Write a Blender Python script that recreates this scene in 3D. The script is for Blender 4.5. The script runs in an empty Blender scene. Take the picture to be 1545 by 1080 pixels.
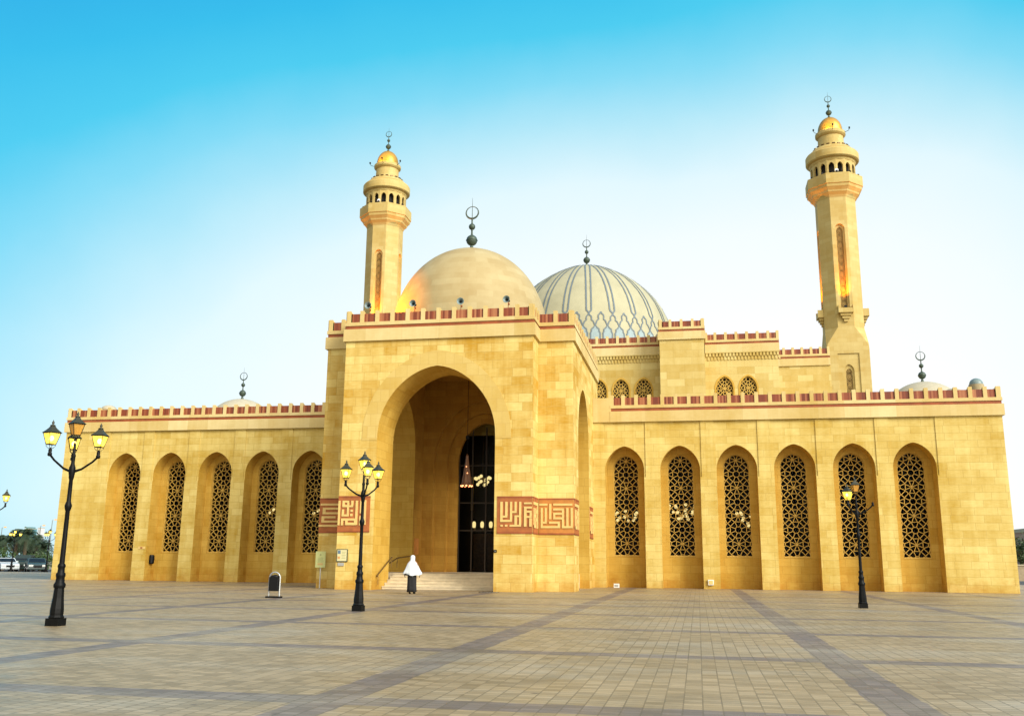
import bpy, bmesh, math, random
from math import sin, cos, pi, radians, sqrt, atan2
from mathutils import Vector, Matrix
random.seed(7)
S = bpy.context.scene
COL = S.collection
EXPO = 0.8

# ------------------------------------------------------------------ materials
def lin(r, g, b):
    f = lambda c: (c/255/12.92) if c/255 <= .04045 else ((c/255+.055)/1.055)**2.4
    return (f(r), f(g), f(b), 1)

def newmat(name):
    m = bpy.data.materials.new(name); m.use_nodes = True
    nt = m.node_tree; nt.nodes.clear()
    out = nt.nodes.new('ShaderNodeOutputMaterial')
    b = nt.nodes.new('ShaderNodeBsdfPrincipled')
    nt.links.new(b.outputs[0], out.inputs[0])
    return m, nt, b, out
def N(nt, t, **kw):
    n = nt.nodes.new(t)
    for k, v in kw.items():
        if k.startswith('i_'): n.inputs[k[2:].replace('_', ' ')].default_value = v
        else: setattr(n, k, v)
    return n
def mth(nt, op, a, b=None, c=None):
    n = nt.nodes.new('ShaderNodeMath'); n.operation = op
    for i, v in enumerate((a, b, c)):
        if v is None: continue
        if hasattr(v, 'links'): nt.links.new(v, n.inputs[i])
        else: n.inputs[i].default_value = v
    return n.outputs[0]
def mixc(nt, fac, a, b, mode='MIX'):
    n = nt.nodes.new('ShaderNodeMix'); n.data_type = 'RGBA'; n.blend_type = mode
    for i, v in ((0, fac), (6, a), (7, b)):
        if hasattr(v, 'links'): nt.links.new(v, n.inputs[i])
        else: n.inputs[i].default_value = v
    return n.outputs[2]
def ramp(nt, fac, stops, interp='LINEAR'):
    n = nt.nodes.new('ShaderNodeValToRGB'); n.color_ramp.interpolation = interp
    e = n.color_ramp.elements
    while len(e) < len(stops): e.new(.5)
    for i, (p, c) in enumerate(stops):
        e[i].position = p; e[i].color = c if len(c) == 4 else (*c, 1)
    nt.links.new(fac, n.inputs[0]); return n.outputs[0]

def simple(name, c, rough=.6, metal=0., noise=.0, nscale=4., bump=0., spec=.5):
    m, nt, b, o = newmat(name)
    c = (*c[:3], 1)
    b.inputs['Roughness'].default_value = rough; b.inputs['Metallic'].default_value = metal
    b.inputs['Specular IOR Level'].default_value = spec
    if noise or bump:
        tc = N(nt, 'ShaderNodeTexCoord')
        n = N(nt, 'ShaderNodeTexNoise', i_Scale=nscale, i_Detail=5., i_Roughness=.6)
        nt.links.new(tc.outputs['Object'], n.inputs['Vector'])
        lo = tuple(v*(1-noise) for v in c[:3]); hi = tuple(min(1, v*(1+noise)) for v in c[:3])
        nt.links.new(ramp(nt, n.outputs['Fac'], [(.3, lo), (.7, hi)]), b.inputs['Base Color'])
        if bump:
            bp = N(nt, 'ShaderNodeBump', i_Strength=bump, i_Distance=.02)
            nt.links.new(n.outputs['Fac'], bp.inputs['Height']); nt.links.new(bp.outputs[0], b.inputs['Normal'])
    else:
        b.inputs['Base Color'].default_value = c
    return m

def stone(name, c1, c2, cm, bw=.95, rh=.42, var=1., stain=.5, bump=.25, mortar=.012):
    """coursed limestone blocks, mapped in metres through the UV layer"""
    m, nt, b, o = newmat(name)
    uv = N(nt, 'ShaderNodeTexCoord')
    br = N(nt, 'ShaderNodeTexBrick', i_Scale=1., i_Mortar_Size=mortar, i_Mortar_Smooth=.3, i_Bias=0.)
    br.inputs['Brick Width'].default_value = bw; br.inputs['Row Height'].default_value = rh
    br.offset = .43; br.offset_frequency = 2
    br.squash = .72; br.squash_frequency = 3
    nt.links.new(uv.outputs['UV'], br.inputs['Vector'])
    br.inputs['Color1'].default_value = (0, 0, 0, 1); br.inputs['Color2'].default_value = (1, 1, 1, 1); br.inputs['Mortar'].default_value = (.5, .5, .5, 1)
    n1 = N(nt, 'ShaderNodeTexNoise', i_Scale=.35, i_Detail=4., i_Roughness=.65)
    n2 = N(nt, 'ShaderNodeTexNoise', i_Scale=6., i_Detail=6., i_Roughness=.7)
    mp = N(nt, 'ShaderNodeMapping'); mp.inputs['Scale'].default_value = (.5, 3., 1)
    nt.links.new(uv.outputs['UV'], mp.inputs[0])
    nt.links.new(uv.outputs['UV'], n1.inputs['Vector']); nt.links.new(mp.outputs[0], n2.inputs['Vector'])
    mp2 = N(nt, 'ShaderNodeMapping'); mp2.inputs['Scale'].default_value = (2.2, .10, 1); nt.links.new(uv.outputs['UV'], mp2.inputs[0])
    n3 = N(nt, 'ShaderNodeTexNoise', i_Scale=1., i_Detail=6., i_Roughness=.7); nt.links.new(mp2.outputs[0], n3.inputs['Vector'])
    v = mth(nt, 'MULTIPLY', br.outputs['Color'], var)
    v = mth(nt, 'ADD', v, mth(nt, 'MULTIPLY', mth(nt, 'SUBTRACT', n3.outputs['Fac'], .5), 1.1*stain))
    v = mth(nt, 'ADD', v, mth(nt, 'MULTIPLY', mth(nt, 'SUBTRACT', n1.outputs['Fac'], .5), 2.0*stain))
    v = mth(nt, 'ADD', v, mth(nt, 'MULTIPLY', mth(nt, 'SUBTRACT', n2.outputs['Fac'], .5), .9*stain))
    v = mth(nt, 'ADD', v, .5-.5*var)
    col = ramp(nt, v, [(.0, c1), (1., c2)])
    col = mixc(nt, mth(nt, 'MULTIPLY', br.outputs['Fac'], .5), col, (*cm[:3], 1))
    sxyz = N(nt, 'ShaderNodeSeparateXYZ'); nt.links.new(uv.outputs['UV'], sxyz.inputs[0])
    nd = N(nt, 'ShaderNodeTexNoise', i_Scale=1.3, i_Detail=7., i_Roughness=.65); nt.links.new(uv.outputs['UV'], nd.inputs['Vector'])
    dm = mth(nt, 'SUBTRACT', nd.outputs['Fac'], mth(nt, 'MULTIPLY', sxyz.outputs[1], .30))
    col = mixc(nt, ramp(nt, dm, [(.28, (0, 0, 0)), (.52, (.62,)*3)]), col, mixc(nt, 1., col, (.80, .60, .34, 1), 'MULTIPLY'))
    nt.links.new(col, b.inputs['Base Color'])
    b.inputs['Roughness'].default_value = .75; b.inputs['Specular IOR Level'].default_value = .25
    hb = mth(nt, 'SUBTRACT', mth(nt, 'MULTIPLY', n2.outputs['Fac'], .35), br.outputs['Fac'])
    bp = N(nt, 'ShaderNodeBump', i_Strength=bump, i_Distance=.012)
    nt.links.new(hb, bp.inputs['Height']); nt.links.new(bp.outputs[0], b.inputs['Normal'])
    return m

M = {}
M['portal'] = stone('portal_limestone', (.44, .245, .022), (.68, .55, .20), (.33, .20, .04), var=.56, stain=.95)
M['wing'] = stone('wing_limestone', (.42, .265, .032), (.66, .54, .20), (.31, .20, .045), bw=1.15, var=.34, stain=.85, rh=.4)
M['niche'] = stone('niche_limestone_shaded', (.40, .215, .016), (.60, .40, .085), (.33, .18, .02), bw=1.0, var=.3, stain=.7)  # deeper limestone copy, the warm shade of recesses put into its colour
M['interior'] = stone('portal_inner_limestone_shaded', (.26, .115, .010), (.47, .265, .042), (.26, .13, .02), bw=1.0, var=.35, stain=.8)  # limestone darkened in colour to stand for the shade inside the portal
M['hall'] = stone('hall_limestone', (.42, .27, .045), (.64, .53, .225), (.36, .25, .07), bw=1.3, rh=.55, var=.5, stain=.5)
M['trim'] = stone('trim_limestone', (.46, .32, .09), (.66, .55, .285), (.40, .29, .11), bw=1.9, rh=3., var=.5, stain=.55, mortar=.006)
M['ring'] = stone('arch_ring_limestone', (.46, .29, .05), (.61, .48, .18), (.42, .27, .08), bw=.6, rh=.6, var=.35, stain=.5)
M['minaret'] = stone('minaret_limestone', (.41, .27, .065), (.57, .465, .20), (.36, .25, .08), bw=1.2, rh=.55, var=.35, stain=.45)
M['dome'] = simple('dome_limestone', (.43, .34, .155), .75, noise=.16, nscale=.9, bump=.05)
def dome_mat():
    m, nt, b, o = newmat('portal_dome_limestone')
    tc = N(nt, 'ShaderNodeTexCoord'); mp = N(nt, 'ShaderNodeMapping'); mp.inputs['Location'].default_value = (0, 4.6, 0); nt.links.new(tc.outputs['Object'], mp.inputs[0])
    sx = N(nt, 'ShaderNodeSeparateXYZ'); nt.links.new(mp.outputs[0], sx.inputs[0])
    cb = N(nt, 'ShaderNodeCombineXYZ'); nt.links.new(mth(nt, 'MULTIPLY', mth(nt, 'ARCTAN2', sx.outputs[1], sx.outputs[0]), 4.3), cb.inputs[0]); nt.links.new(sx.outputs[2], cb.inputs[1])
    br = N(nt, 'ShaderNodeTexBrick', i_Scale=1., i_Mortar_Size=.01, i_Mortar_Smooth=.4); br.inputs['Brick Width'].default_value = .9; br.inputs['Row Height'].default_value = .36
    br.inputs['Color1'].default_value = (0, 0, 0, 1); br.inputs['Color2'].default_value = (1, 1, 1, 1); br.inputs['Mortar'].default_value = (.3, .3, .3, 1)
    nt.links.new(cb.outputs[0], br.inputs['Vector'])
    n = N(nt, 'ShaderNodeTexNoise', i_Scale=.7, i_Detail=6., i_Roughness=.65); nt.links.new(tc.outputs['Object'], n.inputs['Vector'])
    v = mth(nt, 'ADD', mth(nt, 'MULTIPLY', br.outputs['Color'], .28), mth(nt, 'MULTIPLY', n.outputs['Fac'], .9))
    nt.links.new(ramp(nt, v, [(.3, (.325, .24, .10)), (.95, (.43, .355, .185))]), b.inputs['Base Color']); b.inputs['Roughness'].default_value = .75
    bp = N(nt, 'ShaderNodeBump', i_Strength=.2, i_Distance=.01); nt.links.new(mth(nt, 'SUBTRACT', 0., br.outputs['Fac']), bp.inputs['Height']); nt.links.new(bp.outputs[0], b.inputs['Normal'])
    return m
M['dome'] = dome_mat()
M['maindome'] = simple('dome_pale_stone', (.37, .35, .225), .7, noise=.1, nscale=.5)
M['smalldome'] = simple('small_dome_stone', (.42, .38, .27), .7, noise=.08)
M['tracery'] = simple('tracery_blue_grey', (.115, .15, .175), .7, noise=.1)
M['bluefill'] = simple('tracery_pale_blue', (.26, .34, .36), .7, noise=.1)
M['bronze'] = simple('bronze_green', (.05, .075, .055), .5, .3, noise=.35, nscale=5)
M['bronzeplate'] = simple('bronze_brown', (.12, .07, .02), .4, .5, noise=.4, nscale=5)
M['gold'] = simple('gold_dome', (.42, .24, .035), .42, .35, noise=.12, nscale=2)
M['grille'] = simple('grille_stone', (.58, .37, .07), .7, noise=.15, nscale=8)
M['grilledark'] = simple('grille_stone_darker', (.36, .23, .06), .7, noise=.15, nscale=8)  # darker tone of the grille stone, for the minaret grilles
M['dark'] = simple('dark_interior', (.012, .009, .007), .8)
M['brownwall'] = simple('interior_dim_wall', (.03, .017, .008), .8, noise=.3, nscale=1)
M['redfield'] = simple('inscription_red_stone', (.33, .10, .022), .7, noise=.22, nscale=3)
M['orangefield'] = simple('inscription_orange_stone', (.44, .17, .03), .7, noise=.18, nscale=3)
M['stroke'] = simple('inscription_pale_stone', (.62, .44, .15), .7, noise=.1, nscale=5)
M['white'] = simple('white_paint', (.75, .75, .73), .5)
M['marble'] = simple('step_marble', (.58, .49, .33), .5, noise=.16, nscale=2.5)
M['iron'] = simple('black_iron', (.0028, .003, .0028), .5, 0, noise=.3, nscale=12, spec=.16)
M['roofiron'] = simple('lantern_roof_iron', (.03, .03, .014), .5, .0)
M['steel'] = simple('galvanised_steel', (.55, .56, .55), .35, .8)
M['wood'] = simple('door_wood', (.16, .075, .025), .5, noise=.35, nscale=6)
M['rail'] = simple('handrail_bronze', (.22, .14, .05), .4, .6)
M['hornblue'] = simple('horn_grey_teal', (.16, .22, .22), .45)
M['black'] = simple('black_plastic', (.004, .004, .0045), .5, spec=.25)
M['roof'] = simple('roof_screed', (.35, .28, .16), .9, noise=.1)

def band_mat():
    """red glazed panel of upright ribs, the tone changing from rib to rib"""
    m, nt, b, o = newmat('ribbed_red_panel')
    uv = N(nt, 'ShaderNodeTexCoord'); sx = N(nt, 'ShaderNodeSeparateXYZ')
    nt.links.new(uv.outputs['UV'], sx.inputs[0])
    k = mth(nt, 'FLOOR', mth(nt, 'MULTIPLY', sx.outputs[0], 1/.095))
    wn = N(nt, 'ShaderNodeTexWhiteNoise', noise_dimensions='1D'); nt.links.new(k, wn.inputs['W'])
    col = ramp(nt, wn.outputs['Value'], [(0, (.13, .022, .006)), (.55, (.22, .045, .012)), (1, (.38, .15, .06))])
    nt.links.new(col, b.inputs['Base Color']); b.inputs['Roughness'].default_value = .6
    return m
M['redpanel'] = band_mat()
M['redband'] = simple('red_string_course', (.26, .065, .016), .7, noise=.3, nscale=1.5)

def emit(name, c, s):
    m, nt, b, o = newmat(name); nt.nodes.remove(b)
    e = N(nt, 'ShaderNodeEmission'); e.inputs[0].default_value = (*c, 1); e.inputs[1].default_value = s
    nt.links.new(e.outputs[0], o.inputs[0]); return m
K = 1/2**EXPO
M['bulb'] = emit('lamp_bulb', (1, .88, .45), 8)
M['globe'] = emit('chandelier_globe', (1, .80, .36), .8)
M['globedim'] = emit('chandelier_globe_dim', (.95, .8, .45), .55)
M['redbulb'] = emit('pendant_bulb', (1, .33, .12), 2.5)
M['orangeglow'] = emit('sodium_lamp', (1, .42, .10), 1.0)

def lamp_glass(name, col, es, trans):
    m, nt, b, o = newmat(name)
    b.inputs['Base Color'].default_value = (*col, 1); b.inputs['Roughness'].default_value = .3
    b.inputs['Emission Color'].default_value = (*col, 1); b.inputs['Emission Strength'].default_value = es
    t = N(nt, 'ShaderNodeBsdfTransparent'); t.inputs[0].default_value = (1, .88, .45, 1)
    mx = N(nt, 'ShaderNodeMixShader'); mx.inputs[0].default_value = trans
    nt.links.new(b.outputs[0], mx.inputs[1]); nt.links.new(t.outputs[0], mx.inputs[2]); nt.links.new(mx.outputs[0], o.inputs[0])
    return m
M['litglass'] = lamp_glass('lit_lantern_glass', (1, .74, .10), .62, .3)
M['amberglass'] = lamp_glass('unlit_lantern_glass', (.62, .32, .06), .0, .35)

def pane_mat():
    m, nt, b, o = newmat('window_glass')
    b.inputs['Base Color'].default_value = (.01, .01, .01, 1); b.inputs['Roughness'].default_value = .08
    t = N(nt, 'ShaderNodeBsdfTransparent'); t.inputs[0].default_value = (.8, .78, .7, 1)
    mx = N(nt, 'ShaderNodeMixShader'); mx.inputs[0].default_value = .94
    nt.links.new(b.outputs[0], mx.inputs[1]); nt.links.new(t.outputs[0], mx.inputs[2]); nt.links.new(mx.outputs[0], o.inputs[0])
    return m
M['pane'] = pane_mat()

def plaza_mat():
    m, nt, b, o = newmat('plaza_pavers')
    g = N(nt, 'ShaderNodeNewGeometry'); sx = N(nt, 'ShaderNodeSeparateXYZ'); nt.links.new(g.outputs['Position'], sx.inputs[0])
    X, Y = sx.outputs[0], sx.outputs[1]
    wob = N(nt, 'ShaderNodeTexNoise', i_Scale=2.5, i_Detail=3.); nt.links.new(g.outputs['Position'], wob.inputs['Vector'])
    def stripe(c, c0, p, hw):
        c = mth(nt, 'ADD', c, mth(nt, 'MULTIPLY', mth(nt, 'SUBTRACT', wob.outputs['Fac'], .5), .10))
        f = mth(nt, 'SUBTRACT', mth(nt, 'FRACT', mth(nt, 'ADD', mth(nt, 'DIVIDE', mth(nt, 'SUBTRACT', c, c0), p), 100.5)), .5)
        return mth(nt, 'LESS_THAN', mth(nt, 'MULTIPLY', mth(nt, 'ABSOLUTE', f), p), hw)
    sxm = stripe(X, 1.93, 5.56, .27); sym = stripe(Y, 9.27, 5.5, .27)
    # pavers 0.19 m wide, long joints running towards the mosque
    cmb = N(nt, 'ShaderNodeCombineXYZ'); nt.links.new(Y, cmb.inputs[0]); nt.links.new(X, cmb.inputs[1])
    br = N(nt, 'ShaderNodeTexBrick', i_Scale=1., i_Mortar_Size=.008, i_Mortar_Smooth=.25)
    br.inputs['Brick Width'].default_value = .14; br.inputs['Row Height'].default_value = .1878
    br.offset = .5
    br.inputs['Color1'].default_value = (0, 0, 0, 1); br.inputs['Color2'].default_value = (1, 1, 1, 1); br.inputs['Mortar'].default_value = (.5, .5, .5, 1)
    nt.links.new(cmb.outputs[0], br.inputs['Vector'])
    n1 = N(nt, 'ShaderNodeTexNoise', i_Scale=.16, i_Detail=6., i_Roughness=.62); nt.links.new(g.outputs['Position'], n1.inputs['Vector'])
    n2 = N(nt, 'ShaderNodeTexNoise', i_Scale=2.2, i_Detail=6., i_Roughness=.7); nt.links.new(g.outputs['Position'], n2.inputs['Vector'])
    n3 = N(nt, 'ShaderNodeTexNoise', i_Scale=.33, i_Detail=5., i_Roughness=.6); mp = N(nt, 'ShaderNodeMapping'); mp.inputs['Location'].default_value = (31, 7, 3); mp.inputs['Scale'].default_value = (.6, 1.5, 1)
    nt.links.new(g.outputs['Position'], mp.inputs[0]); nt.links.new(mp.outputs[0], n3.inputs['Vector'])
    v = mth(nt, 'ADD', mth(nt, 'MULTIPLY', br.outputs['Color'], .28), mth(nt, 'ADD', mth(nt, 'MULTIPLY', n1.outputs['Fac'], .5), mth(nt, 'MULTIPLY', n2.outputs['Fac'], .35)))
    tan = ramp(nt, v, [(.28, (.17, .118, .052)), (.82, (.45, .335, .19))])
    pur = ramp(nt, v, [(.25, (.085, .064, .056)), (.85, (.21, .17, .155))])
    col = mixc(nt, mth(nt, 'MULTIPLY', mth(nt, 'MAXIMUM', sxm, sym), ramp(nt, n3.outputs['Fac'], [(.3, (1,)*3), (.7, (.68,)*3)])), tan, pur)
    worn_sheen = ramp(nt, n3.outputs['Fac'], [(.5, (0, 0, 0)), (.68, (1, 1, 1))])  # pale worn patches, with the grey-white sheen of the paving put into the colour
    col = mixc(nt, mth(nt, 'MULTIPLY', worn_sheen, .38), col, (.46, .43, .35, 1))
    n4 = N(nt, 'ShaderNodeTexNoise', i_Scale=.55, i_Detail=7., i_Roughness=.68, i_Distortion=.8); mp4 = N(nt, 'ShaderNodeMapping'); mp4.inputs['Location'].default_value = (-11, 45, 9); nt.links.new(g.outputs['Position'], mp4.inputs[0]); nt.links.new(mp4.outputs[0], n4.inputs['Vector'])
    col = mixc(nt, ramp(nt, n4.outputs['Fac'], [(.52, (0, 0, 0)), (.72, (.5,)*3)]), col, (.13, .098, .05, 1))
    sp = N(nt, 'ShaderNodeTexVoronoi', i_Scale=.9); nt.links.new(g.outputs['Position'], sp.inputs['Vector'])
    col = mixc(nt, ramp(nt, sp.outputs['Distance'], [(.02, (.8,)*3), (.05, (0, 0, 0))]), col, (.07, .05, .035, 1))
    jn = mth(nt, 'MULTIPLY', br.outputs['Fac'], ramp(nt, n3.outputs['Fac'], [(.3, (.25,)*3), (.65, (.85,)*3)]))
    col = mixc(nt, jn, col, (.085, .065, .03, 1))
    nt.links.new(col, b.inputs['Base Color'])
    nt.links.new(ramp(nt, n2.outputs['Fac'], [(.3, (.36,)*3), (.7, (.55,)*3)]), b.inputs['Roughness'])
    b.inputs['Specular IOR Level'].default_value = .35
    bp = N(nt, 'ShaderNodeBump', i_Strength=.35, i_Distance=.006)
    nt.links.new(mth(nt, 'SUBTRACT', mth(nt, 'MULTIPLY', n2.outputs['Fac'], .5), br.outputs['Fac']), bp.inputs['Height']); nt.links.new(bp.outputs[0], b.inputs['Normal'])
    return m
M['plaza'] = plaza_mat()
M['sand'] = simple('far_ground_sand', (.24, .20, .13), .9, noise=.2, nscale=.05)
M['asphalt'] = simple('asphalt', (.055, .055, .055), .85, noise=.2, nscale=2)

def foliage(name, c1, c2):
    m, nt, b, o = newmat(name)
    g = N(nt, 'ShaderNodeNewGeometry'); n = N(nt, 'ShaderNodeTexNoise', i_Scale=1.3, i_Detail=3.); nt.links.new(g.outputs['Position'], n.inputs['Vector'])
    nt.links.new(ramp(nt, n.outputs['Fac'], [(.3, c1), (.7, c2)]), b.inputs['Base Color']); b.inputs['Roughness'].default_value = .6
    return m
M['leaf'] = foliage('tree_leaves', (.018, .04, .012), (.05, .085, .025))
M['palmleaf'] = foliage('palm_leaves', (.015, .035, .014), (.045, .07, .03))
M['bush'] = foliage('hedge_leaves', (.02, .05, .012), (.06, .11, .025))
M['trunk'] = simple('bark', (.10, .075, .045), .9, noise=.3, nscale=6)

# ------------------------------------------------------------------ mesh builder
class MB:
    def __init__(s): s.v = []; s.f = []; s.m = []; s.sm = []
    def face(s, pts, mat=0, smooth=False):
        i = len(s.v); s.v += [tuple(p) for p in pts]; s.f.append(tuple(range(i, i+len(pts)))); s.m.append(mat); s.sm.append(smooth)
    def grid(s, rows, mat=0, smooth=True, closed=False):
        n = len(rows[0]); base = len(s.v)
        for r in rows: s.v += [tuple(p) for p in r]
        for i in range(len(rows)-1):
            for j in range(n if closed else n-1):
                k = (j+1) % n
                s.f.append((base+i*n+j, base+i*n+k, base+(i+1)*n+k, base+(i+1)*n+j)); s.m.append(mat); s.sm.append(smooth)
    def box(s, x0, x1, y0, y1, z0, z1, mat=0):
        a = [(x0, y0, z0), (x1, y0, z0), (x1, y1, z0), (x0, y1, z0), (x0, y0, z1), (x1, y0, z1), (x1, y1, z1), (x0, y1, z1)]
        b = len(s.v); s.v += a
        for q in ((0, 3, 2, 1), (4, 5, 6, 7), (0, 1, 5, 4), (1, 2, 6, 5), (2, 3, 7, 6), (3, 0, 4, 7)):
            s.f.append(tuple(b+i for i in q)); s.m.append(mat); s.sm.append(False)
    def obox(s, c, ax, ay, az, mat=0):
        c = Vector(c); ax, ay, az = map(Vector, (ax, ay, az)); b = len(s.v)
        for (i, j, k) in ((-1, -1, -1), (1, -1, -1), (1, 1, -1), (-1, 1, -1), (-1, -1, 1), (1, -1, 1), (1, 1, 1), (-1, 1, 1)):
            s.v.append(tuple(c+ax*i+ay*j+az*k))
        for q in ((0, 3, 2, 1), (4, 5, 6, 7), (0, 1, 5, 4), (1, 2, 6, 5), (2, 3, 7, 6), (3, 0, 4, 7)):
            s.f.append(tuple(b+i for i in q)); s.m.append(mat); s.sm.append(False)
    def lathe(s, prof, n=24, c=(0, 0, 0), mat=0, smooth=True, phase=0., sx=1., sy=1.):
        rows = [[(c[0]+sx*r*cos(2*pi*j/n+phase), c[1]+sy*r*sin(2*pi*j/n+phase), c[2]+z) for j in range(n)] for r, z in prof]
        s.grid(rows, mat, smooth, True)
        for row, rv in ((rows[0], True), (rows[-1], False)):
            if (Vector(row[0])-Vector(row[n//2])).length > 1e-4:
                s.face(row[::-1] if rv else row, mat)
    def tube(s, pts, r, n=8, mat=0, caps=True, smooth=True):
        pts = [Vector(p) for p in pts]; rs = r if isinstance(r, (list, tuple)) else [r]*len(pts); rows = []
        for i, p in enumerate(pts):
            t = (pts[min(i+1, len(pts)-1)]-pts[max(i-1, 0)]).normalized()
            u = t.cross(Vector((0, 0, 1)) if abs(t.z) < .9 else Vector((0, 1, 0))).normalized(); w = t.cross(u)
            rows.append([tuple(p+u*rs[i]*cos(2*pi*j/n)+w*rs[i]*sin(2*pi*j/n)) for j in range(n)])
        s.grid(rows, mat, smooth, True)
        if caps: s.face(rows[0], mat); s.face(rows[-1][::-1], mat)
    def sphere(s, c, r, n=14, mat=0, sz=1.):
        s.lathe([(r*sin(pi*i/8)+1e-5, -r*sz*cos(pi*i/8)) for i in range(9)], n, c, mat)
    def build(s, name, mats, parent=None, uv=True, weld=False):
        off = Vector((0, 0, 0)); p = parent
        while p is not None: off += p.location; p = p.parent
        me = bpy.data.meshes.new(name)
        me.from_pydata([tuple(Vector(v)-off) for v in s.v], [], s.f)
        if not isinstance(mats, (list, tuple)): mats = [mats]
        for m in mats: me.materials.append(m)
        me.polygons.foreach_set('material_index', s.m); me.polygons.foreach_set('use_smooth', s.sm)
        if uv:
            l = me.uv_layers.new(name='UVMap'); data = l.data; V = s.v
            for pl in me.polygons:
                n = pl.normal; ax, ay, az = abs(n.x), abs(n.y), abs(n.z)
                for li in pl.loop_indices:
                    v = V[me.loops[li].vertex_index]
                    if az > .75: t = (v[0], v[1])
                    elif ax > ay: t = (v[1]+3.3, v[2])
                    else: t = (v[0], v[2])
                    data[li].uv = t
        if weld:
            bm = bmesh.new(); bm.from_mesh(me); bmesh.ops.remove_doubles(bm, verts=bm.verts, dist=1e-4); bm.to_mesh(me); bm.free()
        me.update()
        o = bpy.data.objects.new(name, me); COL.objects.link(o)
        if parent is not None: o.parent = parent
        return o

def tag(o, label=None, cat=None, group=None, kind=None):
    for k, v in (('label', label), ('category', cat), ('group', group), ('kind', kind)):
        if v: o[k] = v
    return o
def empty(name, loc, label=None, cat=None, group=None):
    o = bpy.data.objects.new(name, None); o.location = loc; o.empty_display_size = .3; COL.objects.link(o)
    return tag(o, label, cat, group)
def copy_tree(o, parent=None):
    c = o.copy(); COL.objects.link(c)
    if parent is not None: c.parent = parent
    for ch in list(o.children): copy_tree(ch, c)
    return c

# ------------------------------------------------------------------ shared shapes
def arch_pts(cx, hw, spring, apex, n=28, pt=.1):
    out = []
    for i in range(n+1):
        t = pi-pi*i/n; c = cos(t)
        out.append((cx+hw*c, spring+(apex-spring-pt)*sin(t)+pt*(1-abs(c))*sin(t)))
    return out
def mapper(side, base):
    if side == 'F': return lambda u, z, d=0: (u, base+d, z)      # faces the viewer (-Y)
    if side == 'R': return lambda u, z, d=0: (base-d, u, z)      # faces +X
    if side == 'L': return lambda u, z, d=0: (base+d, u, z)      # faces -X
    if side == 'B': return lambda u, z, d=0: (u, base-d, z)      # faces +Y
def arch_wall(mb, P, u0, u1, z0, z1, cx, hw, spring, apex, mat=0, d=0., hole=None, pt=.1):
    """wall sheet from u0 to u1 with an arched opening; hole = sill height (None: down to z0)"""
    a = arch_pts(cx, hw, spring, apex, pt=pt)
    Q = lambda ua, za, ub, zb: mb.face([P(ua, za, d), P(ub, za, d), P(ub, zb, d), P(ua, zb, d)], mat)
    if cx-hw > u0+1e-6: Q(u0, z0, cx-hw, z1)
    if u1 > cx+hw+1e-6: Q(cx+hw, z0, u1, z1)
    for (ua, za), (ub, zb) in zip(a, a[1:]):
        mb.face([P(ua, za, d), P(ub, zb, d), P(ub, z1, d), P(ua, z1, d)], mat)
    if hole is not None and hole > z0: Q(cx-hw, z0, cx+hw, hole)
def arch_soffit(mb, P, z0, cx, hw, spring, apex, d0, d1, mat=0, sill=False, pt=.1):
    a = [(cx-hw, z0)]+arch_pts(cx, hw, spring, apex, pt=pt)+[(cx+hw, z0)]
    for i, ((ua, za), (ub, zb)) in enumerate(zip(a, a[1:])):
        mb.face([P(ua, za, d0), P(ub, zb, d0), P(ub, zb, d1), P(ua, za, d1)], mat, 0 < i < len(a)-2)
    if sill: mb.face([P(cx-hw, z0, d0), P(cx+hw, z0, d0), P(cx+hw, z0, d1), P(cx-hw, z0, d1)], mat)
def arch_band(mb, P, z0, cx, hw, spring, apex, w, d0, d1, mat=0, pt=.1):
    """raised ring of voussoirs round an arch: outer side at d1 (proud), from ring width w"""
    ai = arch_pts(cx, hw, spring, apex, pt=pt); ao = arch_pts(cx, hw+w, spring, apex+w, pt=pt)
    ai = [(cx-hw, z0)]+ai+[(cx+hw, z0)]; ao = [(cx-hw-w, z0)]+ao+[(cx+hw+w, z0)]
    for i in range(len(ai)-1):
        mb.face([P(*ai[i], d1), P(*ai[i+1], d1), P(*ao[i+1], d1), P(*ao[i], d1)], mat)
        mb.face([P(*ao[i], d1), P(*ao[i+1], d1), P(*ao[i+1], d0), P(*ao[i], d0)], mat)
        mb.face([P(*ai[i], d1), P(*ai[i+1], d1), P(*ai[i+1], d0), P(*ai[i], d0)], mat)
    for a in (ai, ao): pass
    for k in (0, -1): mb.face([P(*ai[k], d1), P(*ao[k], d1), P(*ao[k], d0), P(*ai[k], d0)], mat)

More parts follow.
